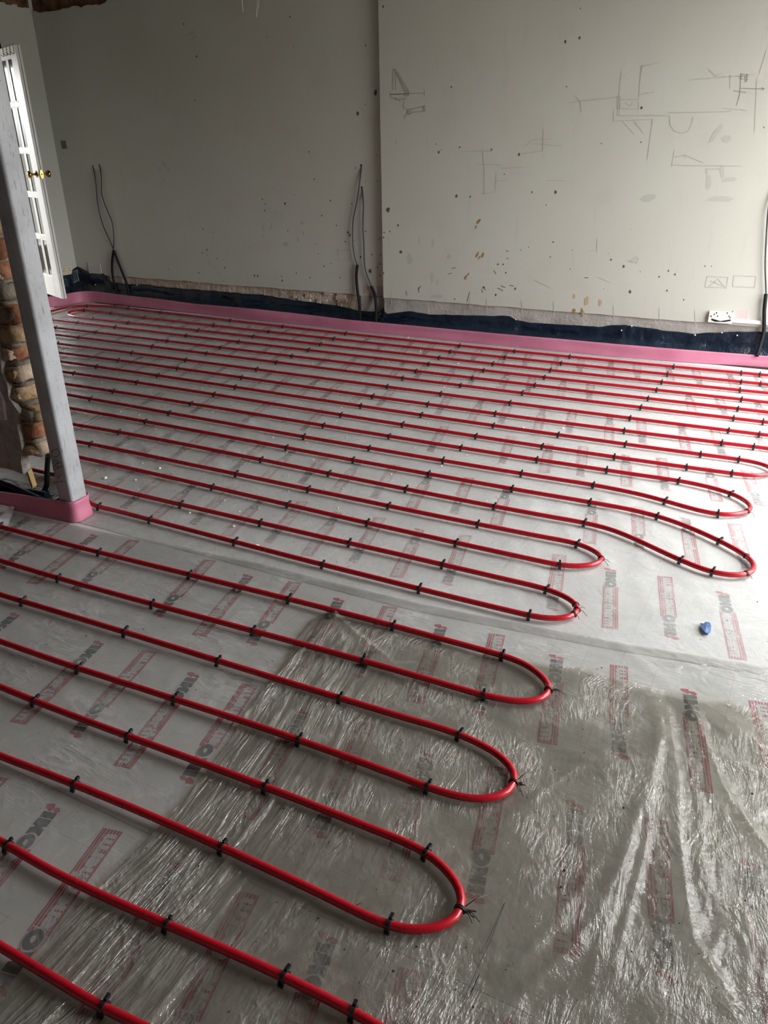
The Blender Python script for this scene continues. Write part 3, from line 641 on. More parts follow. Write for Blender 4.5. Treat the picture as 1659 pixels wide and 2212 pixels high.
# middle sheet
xs = np.arange(-4.3, 1.6, .016); ys = np.arange(-.25, 2.075, .012); X, Y = np.meshgrid(xs, ys)
edge = np.interp(xs, [-4.3, -2.95, -2.9, -2.48, -1.6, -.96, -.36, .08, .6, 1.6], [1.85, 1.90, 1.918, 1.958, 2.02, 2.03, 2.09, 2.16, 2.24, 2.3])
Y = -.25 + (Y + .25) * (edge[None, :] + .25) / (2.075 - .011 + .25)
rg = []
for k in range(70):
    a = fl(random.uniform(-60, 620), random.uniform(1150, 1480))[:2]; th = random.uniform(-.55, .15); L = random.uniform(.2, .6)
    rg.append(([a, a + .5 * L * np.array([math.cos(th), math.sin(th)]), a + L * np.array([math.cos(th + .2), math.sin(th + .2)])], random.uniform(.0015, .0036), .012))
for k in range(50):
    a = np.array([random.uniform(-2.2, .6), random.uniform(.3, 2.0)]); th = random.uniform(-1.6, -.2); L = random.uniform(.1, .35)
    rg.append(([a, a + L * np.array([math.cos(th), math.sin(th)])], random.uniform(.001, .0025), .010))
rg += [rl([(190, 1140), (300, 1172), (430, 1205), (560, 1236), (700, 1272)], .006, .02), rl([(1400, 1425), (1530, 1440), (1659, 1462)], .008, .018), rl([(1240, 1310), (1330, 1390), (1466, 1500)], .004, .012), rl([(1245, 1305), (1350, 1400), (1470, 1500)], .003, .01)]
Z = .0060 + .0010 * npfbm(X, Y, 10, 5) + seg_ridges(X, Y, rg); Z = np.maximum(Z, .0052)
tag(sheet_obj('polythene_sheet', X, Y, Z, 'film_mid'), 'clear polythene sheet in front of the steel post, lapped over the far sheet', 'plastic sheet', 'polythene sheets')

# dusty sheet on top, torn edge and many folds
bd = np.array([fl(x, y)[:2] for x, y in [(722, 1321), (672, 1342), (650, 1372), (610, 1440), (560, 1505), (500, 1600), (440, 1680), (375, 1760), (300, 1840), (210, 1930), (130, 2010), (40, 2100), (-80, 2212), (-260, 2400)]])
te = np.array([fl(x, y)[:2] for x, y in [(700, 1326), (740, 1322), (760, 1330), (820, 1346), (900, 1368), (1000, 1400), (1060, 1412), (1100, 1422), (1240, 1442), (1310, 1464), (1400, 1488), (1466, 1503), (1500, 1508), (1560, 1512), (1600, 1530), (1659, 1585), (1760, 1640), (1900, 1660)]])
o_ = np.argsort(bd[:, 1]); bdx = lambda yy: np.interp(yy, bd[o_, 1], bd[o_, 0])
o2 = np.argsort(te[:, 0]); tey = lambda xx: np.interp(xx, te[o2, 0], te[o2, 1])
ns, ntt = 430, 400
s_ = np.linspace(0, 1, ns); t_ = np.linspace(0, 1, ntt); SS, TT = np.meshgrid(s_, t_)
Xp = -1.25 + SS * (1.5 + 1.25); Y = -.25 + TT * (tey(Xp) + .25)
Y = Y + TT ** 30 * (.006 * npfbm(Xp, Xp * 0, 40, 77))
xl = bdx(Y); X = xl + SS * (1.5 - xl)
rg = []
c0 = (725, 1336)
for ex, ey, hh in [(455, 1610, 5), (500, 1590, 6), (540, 1560, 6), (585, 1540, 5), (640, 1500, 6), (690, 1500, 5), (745, 1450, 4), (800, 1430, 5), (850, 1440, 5), (905, 1490, 6), (960, 1560, 4), (1010, 1590, 3), (620, 1400, 5)]:
    rg.append(rl([c0, ((c0[0] + ex) / 2 + random.uniform(-8, 8), (c0[1] + ey) / 2), (ex, ey)], hh * .0009, .009))
for k in range(110):            # pleats running along the left edge
    t = random.uniform(.08, .95); i = int(t * (len(bd) - 2)); base_ = bd[i] + (bd[i + 1] - bd[i]) * random.random()
    dr = bd[min(i + 2, len(bd) - 1)] - bd[max(i - 1, 0)]; dr = dr / np.linalg.norm(dr)
    a = base_ + np.array([random.uniform(.01, .30), random.uniform(-.03, .08)]); th = random.uniform(-.22, .22); c, s2 = math.cos(th), math.sin(th); dr = np.array([dr[0] * c - dr[1] * s2, dr[0] * s2 + dr[1] * c])
    rg.append(([a, a + dr * random.uniform(.08, .30)], random.uniform(.0015, .0040), random.uniform(.004, .009)))
rg += [rl([(1472, 1506), (1500, 1560), (1530, 1640), (1560, 1720), (1640, 1830), (1700, 1900)], .018, .015), rl([(1410, 1500), (1432, 1600), (1392, 1720), (1352, 1850), (1290, 1990), (1190, 2100), (1070, 2212)], .012, .018),
       rl([(1440, 1530), (1462, 1690), (1463, 1800), (1480, 1950), (1500, 2060), (1580, 2200)], .013, .012), rl([(1425, 1560), (1410, 1700), (1390, 1850), (1350, 2000), (1318, 2130)], .008, .007),
       rl([(1500, 1690), (1512, 1760), (1510, 1840), (1540, 1940)], .006, .009), rl([(1480, 1506), (1560, 1560), (1659, 1640), (1720, 1680)], .016, .03), rl([(1530, 1640), (1600, 1660), (1680, 1700)], .008, .012), rl([(1310, 1840), (1210, 1990), (1100, 2110)], .005, .012),
       rl([(1370, 1860), (1310, 2000), (1270, 2130)], .005, .008), rl([(1080, 1790), (1200, 1690), (1310, 1620)], .004, .012), rl([(1120, 1420), (1250, 1560), (1330, 1600)], .004, .015), rl([(1490, 2030), (1530, 2090), (1570, 2150)], .008, .012), rl([(1560, 2010), (1530, 2100), (1590, 2180)], .006, .008)]
for k in range(150):
    px, py = random.uniform(1390, 1690), random.uniform(1640, 2212); a = fl(px, py)[:2]; th = random.gauss(math.radians(105), .35); L = random.uniform(.03, .16)
    rg.append(([a, a + L * np.array([math.cos(th), math.sin(th)])], random.uniform(.001, .003), random.uniform(.003, .007)))
for k in range(170):
    px, py = random.uniform(500, 1400), random.uniform(1450, 2212); a = fl(px, py)[:2]; th = random.gauss(math.radians(80), .6); L = random.uniform(.03, .12)
    rg.append(([a, a + L * np.array([math.cos(th), math.sin(th)])], random.uniform(.0005, .0014), random.uniform(.004, .010)))
Z = .0085 + .0009 * npfbm(X, Y, 12, 8) + .0006 * npfbm(X, Y, 45, 9) + seg_ridges(X, Y, rg)
cf = fl(725, 1330)[:2]; Z += .010 * np.exp(-(np.hypot(X - cf[0], Y - cf[1]) / .035) ** 2)
Z = np.maximum(Z, .0078)
dust = sheet_obj('polythene_sheet', X, Y, Z, 'film_dusty')
tag(dust, 'dusty crumpled polythene sheet with a torn pleated edge, foreground right', 'plastic sheet', 'polythene sheets')
ink = MB()
def ink_line(pts, w=.0022):
    for p, q in zip(pts[:-1], pts[1:]):
        A, B = fl(*p, .0125), fl(*q, .0125); d = B - A; d /= np.linalg.norm(d) + 1e-9; n_ = np.array([-d[1], d[0], 0]) * w / 2
        ink.add([A - n_, B - n_, B + n_, A + n_], [(0, 1, 2, 3)], 'ink')
for l in ([(762, 1959), (783, 1975)], [(762, 1959), (779, 1951)], [(762, 1959), (771, 1969)], [(847, 1815), (865, 1823)], [(790, 1972), (810, 1975)], [(799, 1976), (799, 1983)], [(1090, 1950), (1040, 2060)], [(1090, 1950), (1060, 2030), (1025, 2105), (1000, 2165)], [(1035, 2105), (1015, 2150)]): ink_line(l, .0020 if abs(l[0][0] - l[1][0]) < 24 else .0008)
o = ink.build('marker_line', dust); o['label'] = 'black marker arrow and lines'; o['kind'] = 'stuff'

# ================================================================== HEATING PIPES
def T(ox, oy, pts): return [(ox + x / 3, oy + y / 3) for x, y in pts]
r1 = lambda *p: T(0, 640, p); r2 = lambda *p: T(553, 680, p); r3 = lambda *p: T(1106, 740, p); r4 = lambda *p: T(0, 840, p); r5 = lambda *p: T(553, 880, p); r6 = lambda *p: T(1106, 940, p)
rA = lambda *p: T(0, 1000, p); rB = lambda *p: T(553, 1000, p); rC = lambda *p: T(1106, 1080, p); rD = lambda *p: T(0, 1300, p); rE = lambda *p: T(553, 1300, p); rF = lambda *p: T(1106, 1380, p)
rG = lambda *p: T(0, 1600, p); rH = lambda *p: T(553, 1600, p); rI = lambda *p: T(1106, 1600, p); rJ = lambda *p: T(0, 1902, p); rK = lambda *p: T(553, 1902, p)
# clips seen on every run, left to right
CL = {
 1: r1((325, 98), (437, 72), (563, 62), (740, 67), (830, 78), (1046, 103), (1490, 156)) + r2((168, 76), (583, 122), (1322, 198)) + r3((20, 57), (374, 91), (1046, 157), (1484, 194), (1609, 208)),
 2: r1((545, 90), (716, 110), (937, 138), (1388, 188)) + r2((75, 110), (502, 157), (1265, 236), (1618, 275)) + r3((321, 134), (1009, 208), (1485, 256), (1609, 263)),
 3: r1((598, 145), (826, 172), (1288, 220), (1640, 260)) + r2((415, 193), (1186, 276), (1536, 317)) + r3((252, 181), (965, 256), (1484, 308)),
 4: r1((338, 150), (498, 171), (742, 201), (1208, 254), (1546, 295)) + r2((341, 230), (1116, 317), (1479, 360)) + r3((204, 226), (935, 307), (1495, 368)),
 5: r1((365, 202), (617, 236), (1082, 291), (1438, 330)) + r2((229, 268), (1040, 361), (1400, 409)) + r3((146, 279), (882, 364), (1460, 426)),
 6: r1((510, 267), (982, 326), (1340, 370)) + r2((132, 308), (955, 410), (1326, 456)) + r3((66, 327), (832, 422), (1435, 494), (1634, 510)),
 7: r1((371, 305), (850, 369), (1208, 412)) + r2((5, 353), (856, 467), (1202, 512), (1650, 570)) + r3((765, 493), (1400, 570), (1595, 590)),
 8: r1((762, 416), (1150, 466), (1565, 526)) + r2((755, 528), (1120, 580)) + r5((1555, 40)) + r3((720, 573)) + r6((1364, 53), (1563, 70)),
 9: r1((622, 458), (1030, 510), (1520, 588)) + r2((670, 594)) + r5((1067, 50), (1540, 113)) + r3((296, 594)) + r6((735, 62), (1214, 123), (1474, 157)),
 10: r1((478, 500), (893, 557)) + r4((1380, 37)) + r5((555, 48), (950, 112), (1427, 187)) + r6((205, 74), (656, 141), (1140, 207), (1430, 248)),
 11: r4((750, 12), (1240, 97)) + r5((435, 121), (866, 190), (1338, 258)) + r6((163, 156), (617, 228), (1078, 296), (1434, 380)),
 12: r4((590, 64), (1094, 154)) + r5((303, 191), (738, 267), (1216, 340)) + r6((67, 250), (535, 325), (993, 427), (1328, 513)),
 13: r4((938, 211)) + r5((197, 260), (627, 342)) + rB((1117, 72)) + r6((10, 347)) + rC((505, 15), (950, 107), (1355, 270)),
 14: r4((762, 282)) + r5((43, 337)) + rB((478, 70), (973, 172), (1538, 280)) + rC((475, 148), (1098, 395), (1300, 470)),
 15: r4((580, 359)) + rA((1537, 70)) + rB((335, 177), (850, 280), (1445, 390)) + rC((425, 285)),
 16: rA((1377, 157)) + rB((200, 270), (730, 388), (1303, 520)) + rC((318, 423)),
 17: rA((1182, 270)) + rB((22, 390), (597, 518), (1203, 655)) + rC((232, 580)),
 18: rA((645, 283), (980, 368), (1520, 510)) + rB((427, 662), (1052, 810)) + rC((103, 748)),
 19: rA((8, 415), (637, 578), (1230, 722)) + rE((215, -15), (885, 152), (1603, 350)),
 20: rA((375, 745)) + rD((990, 15), (1645, 190)) + rE((695, 383), (1468, 605)),
 21: rA((155, 895)) + rD((800, 197), (1420, 383)) + rE((540, 623), (1322, 858)),
 22: rD((525, 430), (1128, 637)) + rE((285, 893)) + rH((1113, 303)),
 23: rD((230, 645), (830, 870)) + rH((75, 305), (1098, 718)),
 24: rG((478, 287), (1430, 683)) + rK((848, 297)),
 25: rG((52, 687)) + rJ((1085, 285)) + rK((180, 625), (640, 858)),
 26: rJ((655, 820)),
}
# extra points that fix the ends of the straight runs
EX = {4: r1((331, 150)), 5: r1((340, 199)), 6: r1((350, 246)), 7: r1((358, 303)), 8: r1((375, 363)), 9: r1((385, 420)), 10: r1((400, 487)), 11: r1((418, 570)), 12: r4((430, 37)), 13: r4((450, 124)), 14: r4((470, 227)), 15: r4((490, 337)) + rB((0, 95)),
      16: r4((515, 443)) + rB((0, 222)), 17: rA((545, 122)), 18: rA((590, 266)), 20: rA((0, 632)), 21: rA((0, 855)), 22: rD((0, 257)), 23: rD((0, 550)), 24: rG((0, 95)), 25: rG((0, 648)), 26: rJ((0, 425))}
def rev(*p): return list(reversed(p))
ZP = .0195; RP = .0092
def F2(pts): return [fl(x, y, ZP)[:2] for x, y in pts]
def run(k, lo=None, hi=None, deg=3):
    """smoothed straight run k, left to right, as floor points every 12 cm"""
    P = np.array(F2(CL[k] + EX.get(k, [])));
    P = P[np.argsort(P[:, 0])]
    if hi is not None: P = P[P[:, 0] <= hi + 1e-6]
    if lo is not None: P = P[P[:, 0] >= lo - 1e-6]
    dg = min(deg, len(P) - 2) if len(P) > 3 else 1
    c = np.polyfit(P[:, 0], P[:, 1], max(dg, 1))
    x0 = P[0, 0]; x1 = P[-1, 0]; xs = np.linspace(x0, x1, max(3, int((x1 - x0) / .12)))
    return [(x, np.polyval(c, x)) for x in xs]
def hp(a, bb, right=True, depth=None, n=7):
    """hairpin between two run ends (world points)"""
    a, bb = np.array(a), np.array(bb); mid = (a + bb) / 2; r = np.linalg.norm(a - bb) / 2; sx_ = 1 if right else -1
    dep = depth or r
    xm = max(a[0], bb[0]) if right else min(a[0], bb[0])
    out = []
    for q in np.linspace(0, math.pi, n):
        y_ = mid[1] + (a[1] - mid[1]) * math.cos(q); out.append((xm + sx_ * dep * math.sin(q), y_))
    return out
def extend(rn, x):
    """carry a run on to abscissa x at the left or right end"""
    rn = list(rn)
    if x < rn[0][0]:
        s2 = (rn[4][1] - rn[0][1]) / (rn[4][0] - rn[0][0]) if len(rn) > 4 else 0
        s2 = max(-.06, min(.06, s2)); y_ = rn[0][1] + s2 * (x - rn[0][0]) * .6
        return [(x, y_)] + rn
    s2 = (rn[-1][1] - rn[-4][1]) / (rn[-1][0] - rn[-4][0]); s2 = max(-.08, min(.08, s2)); return rn + [(x, rn[-1][1] + s2 * (x - rn[-1][0]) * .6)]
XF = .78            # far hairpins on the right, out of the picture
def cut(k, px):     # x of a pixel on run k
    return fl(px[0], px[1], ZP)[0]
R = {}
R[1] = run(1, lo=fl(246, 662, ZP)[0]); R[2] = run(2, lo=fl(238, 677, ZP)[0]); R[3] = run(3)
for k in (4, 5, 6, 7, 8): R[k] = run(k)
R[9] = run(9, hi=fl(1606, 994, ZP)[0]); R[10] = run(10)
R[11] = run(11, hi=fl(1466, 1040, ZP)[0]); R[12] = run(12, hi=fl(1286, 1050, ZP)[0])
R[13] = run(13, hi=fl(1275, 1087, ZP)[0]); R[14] = run(14, hi=fl(1267, 1132, ZP)[0])
R[15] = run(15, hi=fl(1250, 1176, ZP)[0]); R[16] = run(16)
for k in range(17, 27): R[k] = run(k)
chain = [(-6.22, 2.35), (-6.22, 3.2), (-6.22, 4.2), (-6.22, 4.9)] + F2(T(0, 640, [(325, 98), (437, 72), (563, 62), (660, 63)])) + R[1]
r1r, r2r = extend(R[1], XF)[-1], extend(R[2], XF)[-1]
chain += [r1r] + hp(r1r, r2r)[1:-1] + [r2r] + R[2][::-1]
chain += F2(T(0, 640, [(640, 98), (560, 91), (505, 91), (462, 97), (443, 107), (441, 117), (462, 126), (510, 134)])) + R[3]
def link_right(a, bq, x):
    global chain
    p, q = extend(R[a], x)[-1], extend(R[bq], x)[-1]; chain += [p] + hp(p, q)[1:-1] + [q] + R[bq][::-1]
def link_left(a, bq, x):
    global chain
    p, q = extend(R[a], x)[0], extend(R[bq], x)[0]; chain += [p] + hp(p, q, False)[1:-1] + [q] + R[bq]
link_right(3, 4, XF - .02); link_left(4, 5, -5.98); link_right(5, 6, XF - .05); link_left(6, 7, -5.95); link_right(7, 8, .12)
link_left(8, 9, -5.95)
chain += F2(r6((1560, 172), (1640, 192), (1690, 215), (1700, 238), (1665, 256), (1560, 264), (1500, 257))) + R[10][::-1]
link_left(10, 11, -5.95)
chain += F2(r6((1200, 318), (1320, 347), (1434, 382), (1500, 415), (1550, 455), (1560, 480), (1530, 500), (1450, 515), (1400, 518), (1328, 512), (1200, 485), (993, 427), (850, 388)))
chain += R[12][::-1]; link_left(12, 13, -5.95)
chain += F2(rC((760, 60), (950, 107), (1050, 140), (1180, 190), (1355, 270), (1440, 315), (1530, 368), (1572, 410), (1582, 440), (1565, 468), (1520, 487), (1420, 490), (1300, 470), (1200, 435), (1098, 393), (950, 325), (800, 255), (640, 190)))
chain += R[14][::-1]; link_left(14, 15, -5.95)
chain += F2(rC((500, 312), (560, 342), (597, 375), (597, 398), (560, 415), (480, 428), (400, 430))) + R[16][::-1]
link_left(16, 17, -5.95)
chain += F2(rC((330, 618), (395, 650), (437, 690), (440, 722), (410, 753), (340, 770), (250, 772), (170, 762))) + R[18][::-1]
chain += [(-3.4, 2.62), (-5.2, 2.62), (-6.06, 2.56), (-6.14, 2.35)]
circuit1 = chain
chain = [(-5.3, 1.55)] + [extend(R[19], -3.6)[0]] + R[19]
chain += F2(rF((0, 125), (70, 152), (140, 195), (200, 245), (245, 290), (266, 325), (262, 350), (235, 376), (180, 402), (100, 414), (0, 406), (-90, 385))) + R[20][::-1]
link_left(20, 21, -3.5)
chain += F2(rH((1400, 0), (1500, 40), (1590, 100), (1660, 165), (1698, 215), (1704, 255), (1688, 290), (1645, 340), (1590, 366), (1500, 387), (1380, 378), (1240, 345))) + R[22][::-1]
link_left(22, 23, -3.5)
chain += F2(rK((1100, -180), (1230, -80), (1300, 0), (1345, 75), (1365, 140), (1355, 205), (1330, 245), (1280, 278), (1180, 315), (1050, 333), (930, 318))) + R[24][::-1]
link_left(24, 25, -3.5)
p25 = R[25][-1]; chain += F2(rK((790, 945), (950, 1040), (1120, 1180), (1240, 1320), (1250, 1420), (1150, 1480), (950, 1450), (700, 1380))) + F2(rJ((1350, 1160), (930, 945))) + R[26][::-1]
chain += [extend(R[26], -3.4)[0], (-5.2, .72)]
circuit2 = chain
def resample(P, step):
    P = np.array(P); d = np.r_[0, np.cumsum(np.linalg.norm(np.diff(P, axis=0), axis=1))]; s = np.linspace(0, d[-1], int(d[-1] / step) + 1)
    return np.column_stack([np.interp(s, d, P[:, 0]), np.interp(s, d, P[:, 1])])
def prune(P, dmin=.012):
    out = [np.array(P[0])]
    for p in P[1:]:
        if np.linalg.norm(np.array(p) - out[-1]) > dmin: out.append(np.array(p))
    return out
PATHS = []
for ch, lab in ((circuit1, 'long looped red heating pipe of the far floor beyond the steel post'), (circuit2, 'looped red heating pipe of the near floor, in front of the steel post')):
    P = catmull(prune(ch), .012); P = resample(P, .012)
    k = np.exp(-.5 * (np.arange(-10, 11) / 3.2) ** 2); k /= k.sum()
    Q = np.column_stack([np.convolve(np.pad(P[:, i], 10, mode='edge'), k, mode='valid') for i in (0, 1)])
    PATHS.append(Q); Q2 = Q[::2]
    zz = np.full(len(Q2), ZP) + np.array([.0006 * noise.noise(Vector((p[0] * 3, p[1] * 3, 0))) for p in Q2])
    b = MB(); b.tube(np.column_stack([Q2, zz]), RP, 'pipe', 12); tag(b.build('heating_pipe'), lab, 'pipe', 'red heating pipes')
ALLP = np.vstack(PATHS); ALLT = np.vstack([np.gradient(p, axis=0) for p in PATHS]); ALLT /= np.linalg.norm(ALLT, axis=1)[:, None] + 1e-12
def on_pipe(px, py):
    q = fl(px, py, ZP)[:2]; i = np.argmin(((ALLP - q) ** 2).sum(1)); return ALLP[i], ALLT[i]

# ---- pipe clips: a strap over the pipe, two barbed legs and a lug
def clip_mesh(var):
    b = MB(); w = .0042; ro = RP + .0024; ri = RP + .0003
    arc = [math.pi * k / 12 for k in range(13)]
    def strip(pts_o, pts_i, w0, w1=None):
        n = len(pts_o); w1 = w1 or w0; vs = []
        for p in pts_o: vs += [(-w0, *p), (w0, *p)]
        for p in pts_i: vs += [(-w0, *p), (w0, *p)]
        k = 2 * n
        fs = [(2 * i, 2 * i + 1, 2 * i + 3, 2 * i + 2) for i in range(n - 1)] + [(k + 2 * i + 2, k + 2 * i + 3, k + 2 * i + 1, k + 2 * i) for i in range(n - 1)]
        fs += [(2 * i, 2 * i + 2, k + 2 * i + 2, k + 2 * i) for i in range(n - 1)] + [(2 * i + 1, k + 2 * i + 1, k + 2 * i + 3, 2 * i + 3) for i in range(n - 1)]
        b.add(vs, fs, 'clip')
    strip([(-ro * math.cos(a), ro * math.sin(a)) for a in arc], [(-ri * math.cos(a), ri * math.sin(a)) for a in arc], w)
    for sg in (-1, 1):
        y0, y1 = (sg * ri, sg * ro) if sg > 0 else (sg * ro, sg * ri)
        b.box((-w * 1.15, y0 - .0006, -ZP + .0065), (w * 1.15, y1 + .0010 + var * .0006, .001), 'clip')
    b.box((-w * .8, ro * .55, ro * .55), (w * .8, ro * .55 + .0065 + var * .003, ro * .55 + .0075), 'clip')
    b.box((-w * 1.3, -ro - .002, -ZP + .0062), (w * 1.3, -ro + .001, -.006), 'clip')
    me_o = b.build('pipe_clip'); return me_o
protos = [clip_mesh(v_) for v_ in (0, 1, 2)]
first = [True] * 3
for k in sorted(CL):
    pts = sorted(CL[k], key=lambda p: p[0])
    for j, (px, py) in enumerate(pts):
        p, t = on_pipe(px, py); vi = random.randrange(3)
        if first[vi]: o = protos[vi]; first[vi] = False
        else: o = protos[vi].copy(); COL.objects.link(o)
        a = math.atan2(t[1], t[0])
        if math.cos(a) < 0: a += math.pi
        o.location = (p[0], p[1], ZP); o.rotation_euler = (random.uniform(-.10, .10), random.uniform(-.05, .05), a + random.uniform(-.12, .12))
        tag(o, 'black pipe clip, %s from the left on the %s pipe run from the back wall' % (ORD[j], ORD[k - 1]), 'pipe clip', 'clips holding down the red pipe')
for i, f in enumerate(first):
    if f: bpy.data.objects.remove(protos[i])

# ---- twisted wire ties at the bends
def wire_tie(px, py, label, tails, big=1.0):
    p, t = on_pipe(px, py); n_ = np.array([-t[1], t[0]]); b = MB()
    for off in (-.002, .002):
        ring = [(p[0] + t[0] * off + n_[0] * (RP + .0016) * math.cos(q), p[1] + t[1] * off + n_[1] * (RP + .0016) * math.cos(q), ZP + (RP + .0016) * math.sin(q)) for q in np.linspace(-.6, math.pi + .6, 14)]
        b.tube(ring, .0013 * big, 'wire_tie', 6)
    k0 = np.array([p[0], p[1], ZP - .004])
    for (dx, dy) in tails:
        e = fl(px + dx, py + dy, .014); m0 = (k0 + e) / 2 + np.array([random.uniform(-.004, .004), random.uniform(-.004, .004), random.uniform(.004, .014)])
        b.tube(catmull([k0, m0, e], .004), .0009 * big, 'wire_tie', 6)
    tw = fl(px + 14, py + 2, .012)
    if big > 1.2:
        for k in range(5): b.tube([k0 + [0, 0, .006], tw + np.array([random.uniform(-.008, .008), random.uniform(-.008, .008), random.uniform(0, .008)])], .0016, 'wire_tie', 6)
    tag(b.build('wire_tie'), label, 'wire tie', 'wire ties at the pipe bends')
wire_tie(1622, 1107, 'black wire tie at the tip of the farthest full pipe bend on the right', [(8, 10)])
wire_tie(1614, 1203, 'upper black wire tie on the long slanting pipe bend near the right edge', [(12, 6)])
wire_tie(1615, 1241, 'lower black wire tie on the long slanting pipe bend near the right edge', [(10, 10)])
wire_tie(1308, 1209, 'black wire tie at the tip of the bend left of the long slanting bend', [(10, 6), (6, 14)])
wire_tie(1245, 1306, 'uppermost of three black wire ties on the bend just above the sheet edge', [(10, 2)])
wire_tie(1250, 1317, 'middle one of three black wire ties on the bend just above the sheet edge', [(18, 14), (14, -3)])
wire_tie(1245, 1329, 'lowest of three black wire ties on the bend just above the sheet edge', [(6, 8)])
wire_tie(1195, 1494, 'knotted wire tie with looped tails at the bend beside the dusty sheet edge', [(34, -26), (26, 6), (10, 14)], 1.4)
wire_tie(1115, 1696, 'knotted wire tie with an upright tail on the second bend from the front', [(44, -30), (16, 24), (10, 14)], 1.4)
wire_tie(1007, 1972, 'knotted wire tie with trailing tails on the nearest full pipe bend', [(50, -40), (30, 20), (14, 22)], 1.4)
wire_tie(148, 675, 'black wire tie at the left-hand hairpin bend near the back corner', [(-3, 3)])

# ================================================================== PINK EDGE FOAM
def foam(path, tops, lean, label, z0=.004, th=.008):
    P = catmull(path, .03); n = len(P); b = MB()
    d = np.gradient(P, axis=0); d /= np.linalg.norm(d, axis=1)[:, None]; nr = np.column_stack([-d[:, 1], d[:, 0]])
    s = np.linspace(0, 1, n); hz = tops(P); prof = 7; vs = []
    for side in (0, 1):
        for i in range(n):
            wv = .004 * noise.noise(Vector((P[i][0] * 2.4, P[i][1] * 2.4, 3))) + .003 * noise.noise(Vector((P[i][0] * 7, P[i][1] * 7, 9)))
            for k in range(prof):
                q = k / (prof - 1)
                off = lean(P[i]) * q + .010 * math.sin(math.pi * q) * (1 if True else 0) * noise.noise(Vector((P[i][0] * 1.5, 5, q))) + wv * q + side * th
                vs.append((P[i][0] + nr[i][0] * off, P[i][1] + nr[i][1] * off, z0 + (hz[i] - z0) * q))
    A = lambda sd, i, k: sd * n * prof + i * prof + k
    fs = []
    for i in range(n - 1):
        for k in range(prof - 1):
            fs.append((A(0, i, k), A(0, i + 1, k), A(0, i + 1, k + 1), A(0, i, k + 1))); fs.append((A(1, i, k), A(1, i, k + 1), A(1, i + 1, k + 1), A(1, i + 1, k)))
        fs.append((A(0, i, prof - 1), A(0, i + 1, prof - 1), A(1, i + 1, prof - 1), A(1, i, prof - 1)))
    for i in (0, n - 1):
        fs += [(A(0, i, k), A(0, i, k + 1), A(1, i, k + 1), A(1, i, k)) for k in range(prof - 1)]
    b.add(vs, fs, 'foam', True); return tag(b.build('edge_foam_strip'), label, 'foam strip', 'pink edge foam strips')
bp = [(188, 653), (300, 664), (420, 677), (553, 692.5), (650, 702), (747, 713), (900, 729), (1106, 750), (1230, 762), (1346, 773), (1500, 785), (1659, 795)]
base_pts = [tuple(fl(x, y)[:2]) for x, y in bp]
path = [(-7.0, 5.235), (-6.62, 5.225), (-6.42, 5.225), (-6.362, 5.28), (-6.335, 5.42), (-6.325, 5.53)] + [(-6.27, 5.606)] + base_pts[1:] + [(.7, 5.63), (1.7, 5.63), (2.7, 5.63)]
tp = [(205, 630), (243, 635), (330, 644), (420, 656), (553, 667), (650, 678), (760, 691), (880, 702), (1029, 716), (1200, 731), (1371, 746), (1520, 758), (1659, 769)]
tops_x = []; tops_z = []
for x, y in tp:
    g = wy(x, y, 5.60); by = np.interp(g[0], [q[0] for q in base_pts], [q[1] for q in base_pts]); g = wy(x, y, by + .012); tops_x.append(g[0]); tops_z.append(g[2])
def tops(P): return np.array([np.interp(p[0], [-6.36] + tops_x + [1.2], [.105] + tops_z + [.10]) for p in P])
foam(path, tops, lambda p: .004, 'pink foam edge strip running along the back wall and round the corner')
path2 = [(-4.6, 1.80), (-3.6, 1.868), (-2.89, 1.930), (-2.70, 1.950), (-2.535, 1.9625), (-2.497, 1.966), (-2.480, 1.985), (-2.482, 2.02), (-2.486, 2.055), (-2.502, 2.074), (-2.56, 2.092), (-2.66, 2.125), (-2.78, 2.19), (-2.95, 2.30)]
def tops2(P): return np.array([np.interp(p[0], [-4, -2.95, -2.6, -2.50], [.07, .080, .088, .095]) for p in P])
foam(path2, tops2, lambda p: .0, 'pink foam edge strip wrapped round the foot of the steel post', .005)

# ================================================================== NAVY MEMBRANE
top_px = [(134, 595, 1), (152, 586, 1), (168, 576, 0), (189, 586, 0), (223, 591, 0), (233, 602.5, 0), (243, 610, 0), (281, 614, 0), (314, 614, 0), (337, 618, 0), (420, 625, 0), (525, 634, 0), (563, 636, 0), (643, 649, 0), (723, 659.5, 0), (772, 670, 0), (818, 674, 0),
          (837, 678, 2), (882, 672, 2), (932, 679.6, 2), (1030, 681.5, 2), (1101, 683, 2), (1116, 691, 2), (1147, 697, 2), (1204, 700.5, 2), (1295, 706, 2), (1350, 701, 2), (1359, 703.5, 2), (1439, 714, 2), (1500, 721, 2), (1561, 717.6, 2), (1614, 716.5, 2), (1659, 716, 2)]
tpw = []
for x, y, w_ in top_px:
    g = wx(x, y, XL + .008) if w_ == 1 else wy(x, y, (YB if w_ == 0 else YC) - .008)
    if w_ == 2 and len(tpw) == 17: tpw += [np.array([XB - .012, YB - .009, .155]), np.array([XB - .012, YC - .009, .15])]
    tpw.append(g)
tpw = [np.array([XL + .008, 5.30, tpw[0][2] - .09])] + tpw + [np.array([1.2, YC - .008, .20]), np.array([2.7, YC - .008, .20])]
dense = []
for p, q in zip(tpw[:-1], tpw[1:]):
    n = max(2, int(np.linalg.norm(q - p) / .025)); dense += [p + (q - p) * k / n for k in range(n)]
dense.append(tpw[-1]); dense = np.array(dense); n = len(dense)
PLEATS = [(wy(x, 700, YC)[0], a_) for x, a_ in ((1113, .03), (1204, .022), (1347, .035), (1362, .03), (1500, .024), (882, .02))] + [(wy(x, 640, YB)[0], a_) for x, a_ in ((523, .035), (525, .02), (700, .02), (300, .015))]
